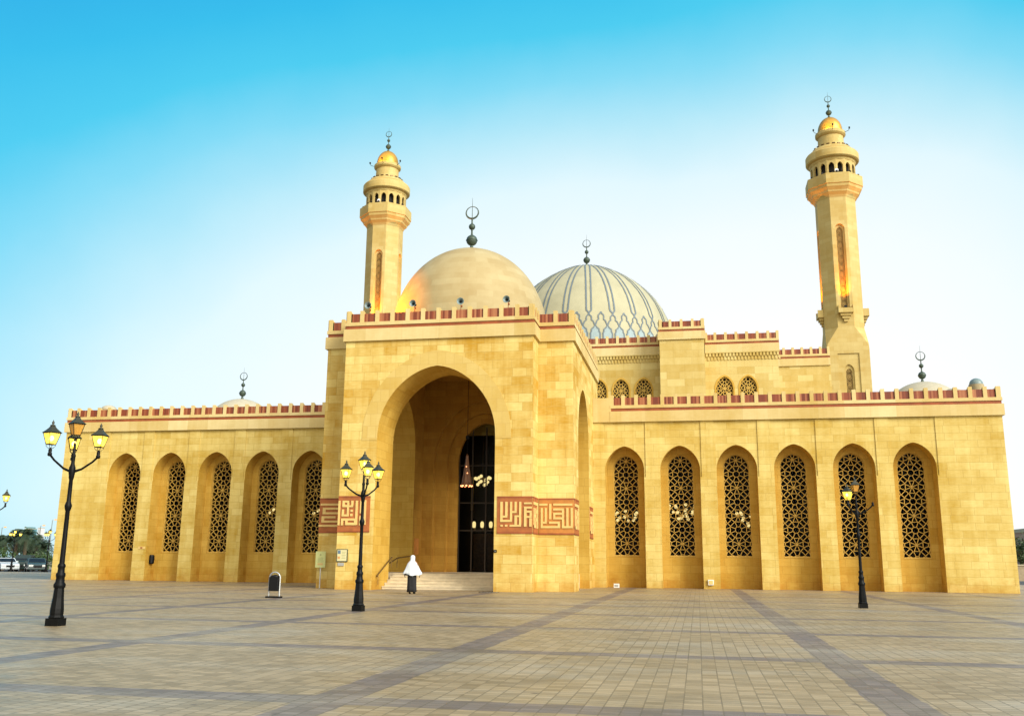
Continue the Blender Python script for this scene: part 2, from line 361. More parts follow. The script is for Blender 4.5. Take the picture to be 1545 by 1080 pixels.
PROF = [(-.02, -.0, 0), (.12, 0, 0), (.12, .62, 0), (.03, .625, 0), (.03, .80, 1), (.075, .80, 0), (.075, .98, 0), (0, .985, 0), (0, 1.43, 2), (-.30, 1.44, 0), (-.30, .5, 0)]
def parapet(name, path, z, parent, pitch=.755, k=1., skip_ends=(0, 0), label=None):
    """cornice, red string course, ribbed red panels and pale merlons swept along a wall top.
    path runs so that the outside is on its right hand"""
    mb = MB(); P = [Vector((x, y, 0)) for x, y in path]; n = len(P); nor = []
    for i in range(n-1):
        t = (P[i+1]-P[i]).normalized(); nor.append(Vector((t.y, -t.x, 0)))
    def off(i, o):
        if i == 0: return P[0]+nor[0]*o
        if i == n-1: return P[-1]+nor[-1]*o
        a, b = nor[i-1], nor[i]; m = (a+b); return P[i]+m*(o/(1+a.dot(b)))
    for i in range(n-1):
        for (o0, z0, _), (o1, z1, mt) in zip(PROF, PROF[1:]):
            a0, a1, b1, b0 = off(i, o0*k), off(i+1, o0*k), off(i+1, o1*k), off(i, o1*k)
            mb.face([(a0.x, a0.y, z+z0*k), (a1.x, a1.y, z+z0*k), (b1.x, b1.y, z+z1*k), (b0.x, b0.y, z+z1*k)], mt)
    for i, s in ((0, 0), (n-1, 1)):   # close the two ends
        mb.face([(off(i, o*k).x, off(i, o*k).y, z+zz*k) for o, zz, _ in PROF[::-1]], 0)
    for i in range(n-1):
        L = (P[i+1]-P[i]).length; t = (P[i+1]-P[i])/L; m = max(1, round(L/(pitch*k)))
        for j in range(m+1):
            if j == 0 and i > 0 and nor[i-1].cross(nor[i]).z < 0: continue
            s = L*j/m; hw = .105*k
            s = min(max(s, hw if i == 0 or nor[i-1].cross(nor[i]).z > 0 else hw+.05), L-hw+ (0 if i == n-2 else 0))
            c = P[i]+t*s+nor[i]*(-.105*k)
            jit = .012*(i % 2)+.002*j
            z0, z1, zb = z+.95*k, z+1.575*k+jit*.1, z+1.47*k
            w = t*hw; f = nor[i]*(.158*k+.001*(j % 3))
            b = len(mb.v)
            for q in (c-w+f, c+w+f, c+w-f, c-w-f): mb.v.append((q.x, q.y, z0))
            for q, zz in ((c-w+f, z1), (c+w+f, z1), (c+w-f, zb), (c-w-f, zb)): mb.v.append((q.x, q.y, zz))
            for q in ((0, 3, 2, 1), (4, 5, 6, 7), (0, 1, 5, 4), (1, 2, 6, 5), (2, 3, 7, 6), (3, 0, 4, 7)):
                mb.f.append(tuple(b+a for a in q)); mb.m.append(0); mb.sm.append(False)
    return mb.build(name, [M['trim'], M['redband'], M['redpanel']], parent)

def finial(parent, x, y, z, s):
    mb = MB()
    mb.lathe([(.20*s, -.12*s), (.17*s, 0), (.09*s, .25*s), (.075*s, .36*s)], 12, (x, y, z))
    mb.sphere((x, y, z+.63*s), .32*s)
    mb.lathe([(.33*s, -.02*s), (.345*s, 0), (.33*s, .02*s)], 14, (x, y, z+.63*s))
    mb.lathe([(.10*s, .9*s), (.06*s, 1.0*s), (.05*s, 1.18*s), (.07*s, 1.3*s)], 10, (x, y, z))
    mb.sphere((x, y, z+1.45*s), .19*s)
    mb.lathe([(.06*s, 1.6*s), (.045*s, 1.75*s), (.05*s, 1.98*s)], 10, (x, y, z))
    pts = []; rs = []
    for i in range(33):
        a = -pi/2+2*pi*i/32*.985; pts.append((x+.36*s*cos(a), y, z+2.31*s+.36*s*sin(a))); rs.append((.022+.035*(1-sin(a))/2)*s)
    mb.tube(pts, rs, 8)
    mb.tube([(x, y, z+2.0*s), (x, y, z+2.45*s), (x, y, z+3.2*s)], [.022*s, .018*s, .006*s], 6)
    return mb.build('finial', M['bronze'], parent)

def bars(mb, P, segs, w, d0, d1, mat=0):
    for (ua, za), (ub, zb) in segs:
        L = sqrt((ub-ua)**2+(zb-za)**2)
        if L < 1e-5: continue
        nx, nz = -(zb-za)/L*w/2, (ub-ua)/L*w/2; ex, ez = (ub-ua)/L*w*.3, (zb-za)/L*w*.3
        q = [(ua-ex+nx, za-ez+nz), (ub+ex+nx, zb+ez+nz), (ub+ex-nx, zb+ez-nz), (ua-ex-nx, za-ez-nz)]
        mb.face([P(*p, d0) for p in q], mat)
        for i in (0, 2): mb.face([P(*q[i], d0), P(*q[(i+1) % 4], d0), P(*q[(i+1) % 4], d1), P(*q[i], d1)], mat)
def rosettes(cx, z0, nz, s, cols=(-1, 0, 1)):
    """eight-petalled rosettes: open rings alternate with small stars; bars run midway between the openings"""
    sd = []
    for i in cols:
        for k in range(nz):
            x, z = cx+i*s, z0+k*s; hole = (i+k) % 2 == 0; r = (.43 if hole else .29)*s
            sd += [(x+r*cos(a*pi/4), z+r*sin(a*pi/4)) for a in range(8)]
            if hole: sd.append((x, z))
            sd.append((x+.5*s, z+.5*s)); sd.append((x-.5*s, z+.5*s))
    pts = []
    for p in sd:
        if all((p[0]-q[0])**2+(p[1]-q[1])**2 > 1e-4*s*s for q in pts): pts.append(p)
    seg = {}
    for p in pts:
        poly = [(p[0]+dx*.7*s, p[1]+dz*.7*s) for dx, dz in ((-1, -1), (1, -1), (1, 1), (-1, 1))]
        for q in pts:
            dx, dz = q[0]-p[0], q[1]-p[1]; d2 = dx*dx+dz*dz
            if d2 < 1e-9 or d2 > 1.6*s*s: continue
            c = ((q[0]**2-p[0]**2)+(q[1]**2-p[1]**2))/2; out = []
            for a, b in zip(poly, poly[1:]+poly[:1]):
                fa, fb = a[0]*dx+a[1]*dz-c, b[0]*dx+b[1]*dz-c
                if fa <= 0: out.append(a)
                if fa*fb < 0:
                    t = fa/(fa-fb); out.append((a[0]+(b[0]-a[0])*t, a[1]+(b[1]-a[1])*t))
            poly = out
        for a, b in zip(poly, poly[1:]+poly[:1]):
            if (a[0]-b[0])**2+(a[1]-b[1])**2 < 1e-5*s*s: continue
            key = tuple(sorted(((round(a[0], 3), round(a[1], 3)), (round(b[0], 3), round(b[1], 3)))))
            seg[key] = (a, b)
    return list(seg.values())
def clip(segs, inside, n=6):
    out = []
    for (a, b) in segs:
        pts = [(a[0]+(b[0]-a[0])*i/n, a[1]+(b[1]-a[1])*i/n) for i in range(n+1)]
        run = None
        for p, q in zip(pts, pts[1:]):
            ok = inside((p[0]+q[0])/2, (p[1]+q[1])/2)
            if ok: run = (run[0], q) if run else (p, q)
            elif run: out.append(run); run = None
        if run: out.append(run)
    return out
def arch_inside(cx, hw, z0, spring, apex):
    def f(u, z):
        if abs(u-cx) > hw or z < z0: return False
        if z <= spring: return True
        t = (u-cx)/hw; return z < spring+(apex-spring)*sqrt(max(0, 1-t*t))
    return f
def outline(cx, hw, z0, spring, apex, pt=.1):
    a = [(cx-hw, z0)]+arch_pts(cx, hw, spring, apex, 20, pt)+[(cx+hw, z0)]
    return list(zip(a, a[1:]))+[(a[-1], a[0])]
def glaze(mb, P, cx, hw, z0, spring, apex, d, mat=0, pt=.1):
    a = arch_pts(cx, hw, spring, apex, 20, pt)
    mb.face([P(cx-hw, z0, d)]+[P(u, z, d) for u, z in a]+[P(cx+hw, z0, d)], mat)

# ------------------------------------------------------------------ the ground
AX = -12.1
def sheet(name, x0, x1, y0, y1, z, mat, nx=1, ny=1):
    mb = MB(); mb.grid([[(x0+(x1-x0)*i/nx, y0+(y1-y0)*j/ny, z) for i in range(nx+1)] for j in range(ny+1)], 0, False)
    return tag(mb.build(name, mat), kind='structure')
sheet('ground', -3000, 3000, -400, 4000, -.16, M['sand'])
sheet('road', -220, 160, 82, 112, -.15, M['asphalt'])
mb = MB(); mb.box(-130, 70, -60, 81, -.5, 0)
tag(mb.build('plaza', M['plaza']), kind='structure')

# ------------------------------------------------------------------ the mosque
mosque = empty('mosque', (AX, 54, 0), 'wide tan stone mosque with arched entrance portal, red and cream parapets and pale domes', 'mosque')
WY = 54.0; NICHE = 1.05
BAY = [-12.0+8.03+3.13*k for k in range(6)]
BAYL = [-12.0-8.03-3.13*k for k in range(6)]
PF = mapper('F', WY)
def wing(name, x0, x1, bays, xe, label):
    """x0..x1 wall extent, bays = niche centres, xe = the free end"""
    mb = MB(); b = sorted(bays); TOP = 9.31
    edges = [x0]+[(p+q)/2 for p, q in zip(b, b[1:])]+[x1]
    for i, c in enumerate(b):
        lo = c-1.2 ; hi = c+1.2
        arch_wall(mb, PF, lo, hi, 6.13, TOP, c, 1.11, 6.55, 7.92, 0, .045, pt=.16)     # spandrel, a little behind the piers
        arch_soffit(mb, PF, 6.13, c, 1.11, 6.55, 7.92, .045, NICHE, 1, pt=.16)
        for s in (-1, 1):
            xa, xb = sorted((c+s*1.11, c+s*1.2))
            mb.face([PF(xa, 6.13, 0), PF(xb, 6.13, 0), PF(xb, 6.13, .045), PF(xa, 6.13, .045)], 0)
            mb.face([PF(c+s*1.2, 6.13, 0), PF(c+s*1.2, TOP, 0), PF(c+s*1.2, TOP, .045), PF(c+s*1.2, 6.13, .045)], 0)
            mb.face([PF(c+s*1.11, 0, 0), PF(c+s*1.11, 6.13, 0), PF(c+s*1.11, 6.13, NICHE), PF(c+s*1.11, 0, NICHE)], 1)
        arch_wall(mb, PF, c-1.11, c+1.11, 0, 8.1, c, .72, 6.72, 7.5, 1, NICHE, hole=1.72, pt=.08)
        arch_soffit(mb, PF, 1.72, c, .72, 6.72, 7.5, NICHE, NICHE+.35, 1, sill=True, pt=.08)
    xs = [x0]+[v for c in b for v in (c-1.11, c+1.11)]+[x1]
    for xa, xb in zip(xs[::2], xs[1::2]):                                             # piers and the plain end
        mb.face([PF(xa, 0), PF(xb, 0), PF(xb, 6.13), PF(xa, 6.13)], 0)
        ya = xa if xa in (x0, x1) else xa+.09; yb = xb if xb in (x0, x1) else xb-.09
        mb.face([PF(ya, 6.13), PF(yb, 6.13), PF(yb, TOP), PF(ya, TOP)], 0)
    # ends, roof and the dim rooms behind
    for x in (x0, x1): mb.face([(x, WY, 0), (x, 92, 0), (x, 92, TOP), (x, WY, TOP)], 0)
    mb.face([(x0, WY, 10.3), (x1, WY, 10.3), (x1, 92, 10.3), (x0, 92, 10.3)], 2)
    o = mb.build('wing_wall', [M['wing'], M['niche'], M['roof']], mosque)
    o['label'] = label
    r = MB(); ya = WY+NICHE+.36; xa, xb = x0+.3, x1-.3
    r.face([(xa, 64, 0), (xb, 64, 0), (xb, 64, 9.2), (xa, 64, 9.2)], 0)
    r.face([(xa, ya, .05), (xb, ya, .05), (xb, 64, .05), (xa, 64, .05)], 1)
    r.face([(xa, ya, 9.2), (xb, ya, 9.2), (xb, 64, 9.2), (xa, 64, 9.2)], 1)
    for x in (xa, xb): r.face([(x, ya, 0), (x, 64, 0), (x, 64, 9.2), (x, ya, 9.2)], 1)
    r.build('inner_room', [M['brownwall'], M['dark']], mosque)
    return o
WX1, WX0 = 16.3, -40.1
wing('right', -5.75, WX1, BAY, WX1, 'right wing wall of six deep arched niches')
wing('left', WX0, -18.6, BAYL, WX0, 'left wing wall of arched niches')
parapet('parapet', [(-4.75, WY), (WX1, WY), (WX1, 80)], 9.31, mosque)
mb = MB(); mb.box(-5.74, -4.70, WY-.1, WY+.3, 9.315, 9.93); mb.box(-5.74, -4.70, WY-.06, WY+.28, 9.93, 10.74)
mb.build('parapet_block', M['trim'], mosque)
parapet('parapet', [(WX0, 80), (WX0, WY), (-18.73, WY)], 9.31, mosque, pitch=.745)

# one arched window, then copies
def window_proto(x):
    g = MB(); P = mapper('F', WY+NICHE)
    f = MB()
    ins = arch_inside(x, .70, 1.74, 6.72, 7.47)
    for s in (-1, 1): f.box(x+s*.715-.025, x+s*.715+.025, WY+NICHE+.06, WY+NICHE+.2, 1.74, 6.72)
    f.box(x-.69, x+.69, WY+NICHE+.05, WY+NICHE+.30, 1.73, 1.80)
    a = arch_pts(x, .70, 6.72, 7.47, 20, .08)
    bars(f, P, list(zip(a, a[1:])), .05, .06, .2)
    fr = f.build('arched_window', M['grille'], mosque)
    segs = clip(rosettes(x, 1.677, 8, .783), ins)
    bars(g, P, segs, .034, .10, .15)
    g.build('grille', M['grille'], fr)
    p = MB(); glaze(p, P, x, .715, 1.73, 6.72, 7.485, .27, pt=.08)
    p.build('pane', M['pane'], fr)
    return fr
w0 = window_proto(BAY[0])
for x in BAY[1:]+BAYL:
    c = copy_tree(w0, mosque); c.location.x += x-BAY[0]

# --- portal
PX0, PX1, SX0, SX1 = -17.05, -7.5, -18.62, -5.75
PY, SY, PIN = 43.5, 45.0, 46.0
PT = 12.09
FA = (-12.27, 2.95, 7.3, 10.74)       # front arch: centre, half width, spring, apex
SA = (49.2, 2.36, 7.45, 10.35)        # side arches
IX0, IX1 = -15.72, -8.5               # inside faces of the side walls
mb = MB(); P = mapper('F', PY)
arch_wall(mb, P, PX0, PX1, 0, PT, *FA, pt=.28)
arch_soffit(mb, P, 0, *FA, 0, PIN-PY, 4, pt=.28)
arch_band(mb, P, 7.1, *FA, .78, 0, -.018, 2, pt=.28)
Pi = mapper('B', PIN)
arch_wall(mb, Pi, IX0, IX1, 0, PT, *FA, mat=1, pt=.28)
for x in (PX0, PX1): mb.face([(x, PY, 0), (x, SY, 0), (x, SY, PT), (x, PY, PT)], 0)
for a, b in ((SX0, PX0), (PX1, SX1)): mb.face([(a, SY, 0), (b, SY, 0), (b, SY, PT), (a, SY, PT)], 0)
for side, x, xin in (('L', SX0, IX0), ('R', SX1, IX1)):
    Ps = mapper(side, x); D = abs(xin-x)
    arch_wall(mb, Ps, SY, WY, 0, PT, *SA)
    arch_soffit(mb, Ps, 0, *SA, 0, D, 4)
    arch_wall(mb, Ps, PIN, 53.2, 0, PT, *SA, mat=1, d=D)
    mb.face([Ps(WY, 9.2), Ps(56.5, 9.2), Ps(56.5, PT), Ps(WY, PT)], 0)
mb.face([(SX0, 56.5, 9), (SX1, 56.5, 9), (SX1, 56.5, PT), (SX0, 56.5, PT)], 0)
mb.face([(PX0, PY, PT+.45), (PX1, PY, PT+.45), (PX1, SY, PT+.45), (PX0, SY, PT+.45)], 3)
mb.face([(SX0, SY, PT+.45), (SX1, SY, PT+.45), (SX1, 56.5, PT+.45), (SX0, 56.5, PT+.45)], 3)
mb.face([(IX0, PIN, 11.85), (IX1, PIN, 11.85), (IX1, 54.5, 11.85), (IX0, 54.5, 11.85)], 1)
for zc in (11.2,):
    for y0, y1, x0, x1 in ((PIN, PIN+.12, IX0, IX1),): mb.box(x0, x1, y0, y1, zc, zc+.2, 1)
# the back wall: three stepped orders round the tall door
DC = -12.15
Pb = mapper('F', 53.2)
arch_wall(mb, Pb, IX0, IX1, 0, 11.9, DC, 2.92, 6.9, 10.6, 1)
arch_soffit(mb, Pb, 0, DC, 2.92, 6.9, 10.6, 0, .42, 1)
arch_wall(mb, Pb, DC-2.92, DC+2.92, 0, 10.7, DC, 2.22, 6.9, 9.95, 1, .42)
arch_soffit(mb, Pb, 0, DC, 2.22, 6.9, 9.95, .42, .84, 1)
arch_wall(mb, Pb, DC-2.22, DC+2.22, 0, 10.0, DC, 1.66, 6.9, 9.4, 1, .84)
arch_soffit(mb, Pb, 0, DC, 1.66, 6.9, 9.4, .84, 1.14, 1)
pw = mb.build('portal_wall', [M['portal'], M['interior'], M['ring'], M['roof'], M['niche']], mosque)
pw['label'] = 'tall entrance portal with pointed arch'
parapet('portal_parapet', [(SX0, 56.3), (SX0, SY), (PX0, SY), (PX0, PY), (PX1, PY), (PX1, SY), (SX1, SY), (SX1, 56.3)], PT, mosque, pitch=.79)

# floor and steps
mb = MB(); FL = .75
mb.box(IX0-2.2, IX1+2.2, 47.0, 53.9, 0.004, FL)
for i in range(5):
    z = FL*(i+1)/5-.15
    mb.box(-15.2, -9.34, 45.0+.4*i, 45.0+.4*(i+1)+(0 if i < 4 else .0), 0.004, z+.15-.001*(i == 4))
    mb.box(-15.2, -9.34, 44.975+.4*i, 45.0+.4*i, z+.11, z+.149, 0)
mb.build('staircase', M['marble'], mosque)
for pts in ([(-15.12, 44.0, .62), (-15.12, 44.15, .72), (-15.12, 46.1, 1.52), (-15.12, 46.2, 1.52)], [(-15.9, 47.0, .95), (-15.9, 47.2, 1.05), (-15.75, 49.0, 1.5), (-15.75, 51.3, 1.62)],
            [(-9.42, 44.0, .62), (-9.42, 44.15, .72), (-9.42, 46.1, 1.52), (-9.42, 46.2, 1.52)], [(-6.3, 46.95, .75), (-6.5, 46.95, .9), (-8.2, 46.95, 1.6)]):
    mb = MB(); mb.tube(pts, .035, 8)
    for p in (pts[1], pts[2]): mb.tube([p, (p[0], p[1], max(.1, p[2]-.5))], .018, 6)
    mb.build('handrail', M['rail'], mosque)

# tall glazed door in its dim vestibule
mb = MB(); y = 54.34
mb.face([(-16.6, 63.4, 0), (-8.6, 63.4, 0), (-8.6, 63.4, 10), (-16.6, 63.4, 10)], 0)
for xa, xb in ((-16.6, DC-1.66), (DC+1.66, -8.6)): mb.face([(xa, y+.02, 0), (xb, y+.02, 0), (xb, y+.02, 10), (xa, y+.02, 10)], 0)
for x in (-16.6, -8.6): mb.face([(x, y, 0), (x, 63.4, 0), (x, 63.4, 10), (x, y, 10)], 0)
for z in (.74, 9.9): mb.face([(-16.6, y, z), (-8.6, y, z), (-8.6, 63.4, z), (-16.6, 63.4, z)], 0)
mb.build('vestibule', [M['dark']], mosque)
mb = MB()
for xx, w in ((-13.76, .05), (-12.98, .06), (-12.15, .06), (-11.32, .06), (-10.54, .05)): mb.box(xx-w/2, xx+w/2, y-.06, y+.06, FL, 8.6 if abs(xx+12.15) > 1 else 9.2)
for z in (3.1, 4.7, 6.9): mb.box(-13.73, -10.57, y-.05, y+.05, z, z+.06)
door = mb.build('door', simple('door_bronze_dark', (.03, .018, .008), .5, .2), mosque); door['label'] = 'tall dark glazed entrance door'
mb = MB(); glaze(mb, mapper('F', y), DC, 1.655, FL, 6.9, 9.39, .0); mb.build('pane', M['pane'], door)
mb = MB()
for xx in (-14.95, -14.0, -13.05):
    mb.box(xx, xx+.9, 63.2, 63.3, FL, 3.2)
    for zz in (1.0, 1.75, 2.5): mb.box(xx+.12, xx+.78, 63.15, 63.2, zz, zz+.55)
mb.build('inner_door', M['wood'], mosque)
mb = MB(); mb.box(-14.86, -14.74, 61.9, 62.0, 4.7, 6.95); mb.build('door_frame', M['stroke'], mosque)
mb = MB(); mb.box(-15.72+.0, -15.715+.03, 51.9, 52.7, 1.72, 2.62); mb.build('red_tile_panel', M['orangefield'], mosque)

# square script panels
def script(name, P, u0, u1, z0, z1, rect, strokes, dots=(), mats=None, sgn=1, label=None):
    mb = MB(); x0, x1, y0, y1 = rect
    U = lambda x: u0+(u1-u0)*(x-x0)/(x1-x0); Z = lambda y: z1+(z0-z1)*(y-y0)/(y1-y0)
    def slab(ua, ub, za, zb, d, m):
        q = [(ua, za), (ub, za), (ub, zb), (ua, zb)]
        mb.face([P(*p, -d) for p in q], m)
        for i in range(4): mb.face([P(*q[i], -d), P(*q[(i+1) % 4], -d), P(*q[(i+1) % 4], .01), P(*q[i], .01)], m)
    slab(u0, u1, z0, z1, .022, 0)
    slab(u0-.0, u1+.0, z1-.07, z1+.001, .032, 2); slab(u0, u1, z0-.001, z0+.07, .032, 2)
    for k, (a, b, c, d) in enumerate(strokes): slab(U(a), U(b), Z(d), Z(c), .05+.0007*k, 1)
    for k, (a, b, c, d) in enumerate(dots): slab(U(a), U(b), Z(d), Z(c), .05+.0007*k, 1)
    o = mb.build(name, mats or [M['redfield'], M['stroke'], M['redband']], mosque); return o
R_ = lambda *a: a
LF = [R_(505, 540, 310, 760), R_(575, 615, 310, 430), R_(660, 695, 310, 600), R_(575, 695, 310, 345), R_(575, 695, 388, 430), R_(570, 690, 560, 600), R_(570, 608, 470, 600),
      R_(732, 770, 310, 430), R_(695, 770, 395, 430), R_(725, 765, 475, 515), R_(720, 762, 550, 595), R_(812, 850, 310, 755), R_(890, 925, 310, 545), R_(885, 922, 590, 760), R_(962, 998, 300, 750),
      R_(565, 830, 635, 675), R_(565, 602, 635, 760), R_(640, 830, 712, 758), R_(640, 680, 640, 758), R_(795, 830, 640, 758)]
script('inscription_panel', mapper('F', PY), PX0-.0, -15.43, 2.68, 4.4, (500, 1065, 225, 885), LF)
LS = [R_(135, 420, 355, 392), R_(165, 415, 430, 468), R_(372, 415, 430, 625), R_(375, 490, 592, 626), R_(165, 205, 430, 550), R_(165, 375, 514, 550), R_(455, 490, 365, 626),
      R_(155, 335, 585, 624), R_(155, 190, 585, 702), R_(155, 480, 665, 702), R_(122, 465, 740, 778), R_(440, 492, 715, 760)]
script('inscription_panel', mapper('F', SY), SX0, PX0-.055, 2.68, 4.4, (122, 492, 258, 890), LS)
RF = [R_(165, 205, 285, 635), R_(165, 360, 598, 635), R_(325, 360, 285, 635), R_(245, 285, 285, 560), R_(205, 285, 525, 560), R_(400, 435, 285, 480), R_(355, 435, 446, 480),
      R_(475, 510, 285, 715), R_(320, 510, 683, 715), R_(400, 440, 520, 715), R_(400, 510, 520, 550), R_(170, 208, 683, 714), R_(245, 285, 683, 714),
      R_(555, 597, 370, 715), R_(555, 682, 370, 405), R_(555, 682, 532, 565), R_(648, 682, 440, 565), R_(597, 682, 440, 475), R_(555, 682, 297, 328), R_(642, 682, 570, 715)]
script('inscription_panel', mapper('F', PY), -9.18, PX1+.0, 2.64, 4.36, (110, 690, 190, 835), RF)
RS = [R_(772, 915, 330, 366), R_(945, 982, 335, 595), R_(1015, 1345, 330, 366), R_(800, 835, 405, 745), R_(800, 1128, 710, 745), R_(1092, 1130, 635, 745), R_(945, 1130, 635, 670),
      R_(870, 905, 405, 670), R_(835, 905, 635, 670), R_(1015, 1200, 410, 446), R_(1165, 1200, 410, 745), R_(1015, 1200, 485, 520), R_(1015, 1200, 562, 597), R_(1018, 1050, 485, 597),
      R_(1240, 1277, 405, 745), R_(1315, 1352, 405, 745), R_(1165, 1352, 710, 745)]
script('inscription_panel', mapper('F', SY), PX1+.055, SX1, 2.64, 4.36, (765, 1368, 240, 855), RS, mats=[M['orangefield'], M['stroke'], M['redband']])
RET = [R_(8, 92, 14, 22), R_(8, 22, 30, 84), R_(40, 54, 30, 84), R_(78, 92, 14, 84), R_(8, 54, 76, 84), R_(22, 40, 48, 56), R_(60, 72, 34, 44), R_(60, 72, 56, 66)]
script('inscription_panel', mapper('R', PX1), PY+.055, SY-.055, 2.64, 4.36, (0, 100, 0, 100), RET)
script('inscription_panel', mapper('R', SX1), SY+.055, 46.8, 2.64, 4.36, (0, 100, 0, 100), RET)
script('inscription_panel', mapper('R', SX1), 51.75, 53.4, 2.64, 4.36, (0, 100, 0, 100), RET)
script('inscription_panel', mapper('L', PX0), PY+.055, SY-.055, 2.68, 4.4, (0, 100, 0, 100), RET)

# --- portal dome
def dome_prof(R, h, z0, n=22, e=2.): return [(R*cos(pi/2*i/n)**(2/e)+(1e-4), z0+h*sin(pi/2*i/n)**(2/e)) for i in range(n+1)]
mb = MB(); mb.lathe([(4.36, 12.5), (4.36, 13.5)]+dome_prof(4.34, 5.1, 13.5), 72, (AX, 49.4, 0))
d = mb.build('dome', M['dome'], mosque, weld=True); d['label'] = 'smooth tan dome over the portal'
finial(d, AX, 49.4, 18.6, 1.)

# --- prayer hall behind: stepped blocks, frieze, windows
HY, BY, EY = 71.5, 70.0, 84.0
mb = MB()
hx0, hx1 = -28.6, 6.4
P = mapper('F', HY)
wins_r = [-7.16, -5.43, -3.70, 2.39, 4.13]; wins = [x for x in wins_r+[2*AX-x for x in wins_r] if x > -28]
xs = sorted(wins); prev = hx0
mid = [(a+b)/2 for a, b in zip(xs, xs[1:])]+[hx1]
for x, m_ in zip(xs, mid):
    arch_wall(mb, P, prev, m_, 10, 17.1, x, .62, 14.35, 15.22, 0, hole=12.2, pt=.12)
    arch_soffit(mb, P, 12.2, x, .62, 14.35, 15.22, 0, .45, 0, sill=True, pt=.12); prev = m_
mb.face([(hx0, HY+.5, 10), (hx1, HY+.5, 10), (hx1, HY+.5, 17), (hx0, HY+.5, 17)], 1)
for x in (hx0, hx1): mb.face([(x, HY, 10), (x, 138, 10), (x, 138, 17.1), (x, HY, 17.1)], 0)
mb.face([(hx0, HY, 17.7), (hx1, HY, 17.7), (hx1, 138, 17.7), (hx0, 138, 17.7)], 2)
for c in (-.7, 2*AX+.7):
    mb.box(c-1.66, c+1.66, BY, BY+4.5, 10, 17.88, 0)
# shallower outer bays
for a, b in ((6.4, 11.9),):
    mb.face([(a, EY, 5), (b, EY, 5), (b, EY, 18.44), (a, EY, 18.44)], 0)
for x in (11.9, -34.0): mb.face([(x, EY, 5), (x, 138, 5), (x, 138, 18.44), (x, EY, 18.44)], 0)
mb.face([(-34, 100, 18.4), (11.9, 100, 18.4), (11.9, 138, 18.4), (-34, 138, 18.4)], 2)
mb.lathe([(10.35, 17), (10.35, 24.2)], 64, (AX, 108, 0), 0)
hall = mb.build('hall_wall', [M['hall'], M['dark'], M['roof']], mosque)
hall['label'] = 'stepped upper wall of the prayer hall'
for s in (0, 1):
    fx = (lambda x: x) if s == 0 else (lambda x: 2*AX-x)
    for a, b in (((AX if s == 0 else AX), -2.42), (1.02, 6.52)):
        seg = sorted((fx(a), max(-28.7, fx(b))))
        parapet('hall_parapet', [(seg[0], HY), (seg[1], HY)], 17.1, mosque, pitch=.80)
        fz = MB()                                                                    # two rows of small niches under the cornice
        n = int((seg[1]-seg[0])/.24)
        for i in range(n):
            u = seg[0]+(i+.5)*(seg[1]-seg[0])/n
            fz.box(u-.07, u+.07, HY-.10, HY+.02, 16.78, 17.02); fz.box(u+.05, u+.17, HY-.06, HY+.02, 16.50, 16.76)
        fz.box(seg[0], seg[1], HY-.12, HY+.02, 17.03, 17.098)
        fz.build('frieze', M['hall'], mosque)
    seg = sorted((fx(6.45), fx(11.9)))
    if s == 0: parapet('hall_parapet', [(seg[0], EY), (seg[1], EY)], 18.42, mosque, pitch=.76, k=1.06)
    c = fx(-.7)
    parapet('hall_parapet', [(c-1.66, BY+4.5), (c-1.66, BY), (c+1.66, BY), (c+1.66, BY+4.5)], 17.88, mosque, pitch=.78)
def upper_window(x):
    P = mapper('F', HY); f = MB()
    a = [(x-.62, 12.2)]+arch_pts(x, .62, 14.35, 15.22, 20, .12)+[(x+.62, 12.2)]
    o_ = [(x-.74, 12.2)]+arch_pts(x, .74, 14.35, 15.36, 20, .12)+[(x+.74, 12.2)]
    for i in range(len(a)-1):
        f.face([P(*a[i], -.03), P(*a[i+1], -.03), P(*o_[i+1], -.03), P(*o_[i], -.03)]); f.face([P(*o_[i], -.03), P(*o_[i+1], -.03), P(*o_[i+1], .01), P(*o_[i], .01)])
    f = f.build('upper_window', M['niche'], mosque)
    g = MB(); bars(g, P, clip(rosettes(x, 12.36, 5, .66), arch_inside(x, .61, 12.2, 14.35, 15.2)), .05, .10, .18)
    g.build('grille', M['grille'], f); return f
u0 = upper_window(wins[0])
for x in wins[1:]:
    c = copy_tree(u0, mosque); c.location.x += x-wins[0]

# --- great dome with its tracery
MD = [(10.35, 24.0), (10.35, 25.0), (10.2, 26.5), (9.95, 27.9), (9.55, 29.1), (9.0, 30.3), (8.25, 31.45), (7.3, 32.55), (6.2, 33.55), (5.0, 34.4), (3.7, 35.15), (2.4, 35.75), (1.2, 36.15), (.02, 36.3)]
def mdr(z):
    for (ra, za), (rb, zb) in zip(MD, MD[1:]):
        if za <= z <= zb: return ra+(rb-ra)*(z-za)/(zb-za)
    return .02
DZ = 108
mb = MB(); mb.lathe(MD, 96, (AX, DZ, 0)); md = mb.build('dome', M['maindome'], mosque, weld=True); md['label'] = 'great pale dome with blue-grey tracery'
finial(md, AX, DZ, 36.3, 1.26)
mb = MB()
def dp(th, z, o=.05):
    r = mdr(z)+o; return Vector((AX+r*sin(th), DZ-r*cos(th), z+o*.3))
def ribbon(pts, w, mat=0, o=.05):
    q = [dp(t, z, o) for t, z in pts]; L = []; Rr = []
    for i, p in enumerate(q):
        t = (q[min(i+1, len(q)-1)]-q[max(i-1, 0)]).normalized(); nn = Vector((p.x-AX, p.y-DZ, (p.z-26)*.9)).normalized()
        s = t.cross(nn)*w/2; L.append(p+s); Rr.append(p-s)
    mb.grid([[tuple(a), tuple(b)] for a, b in zip(L, Rr)], mat, False)
    return
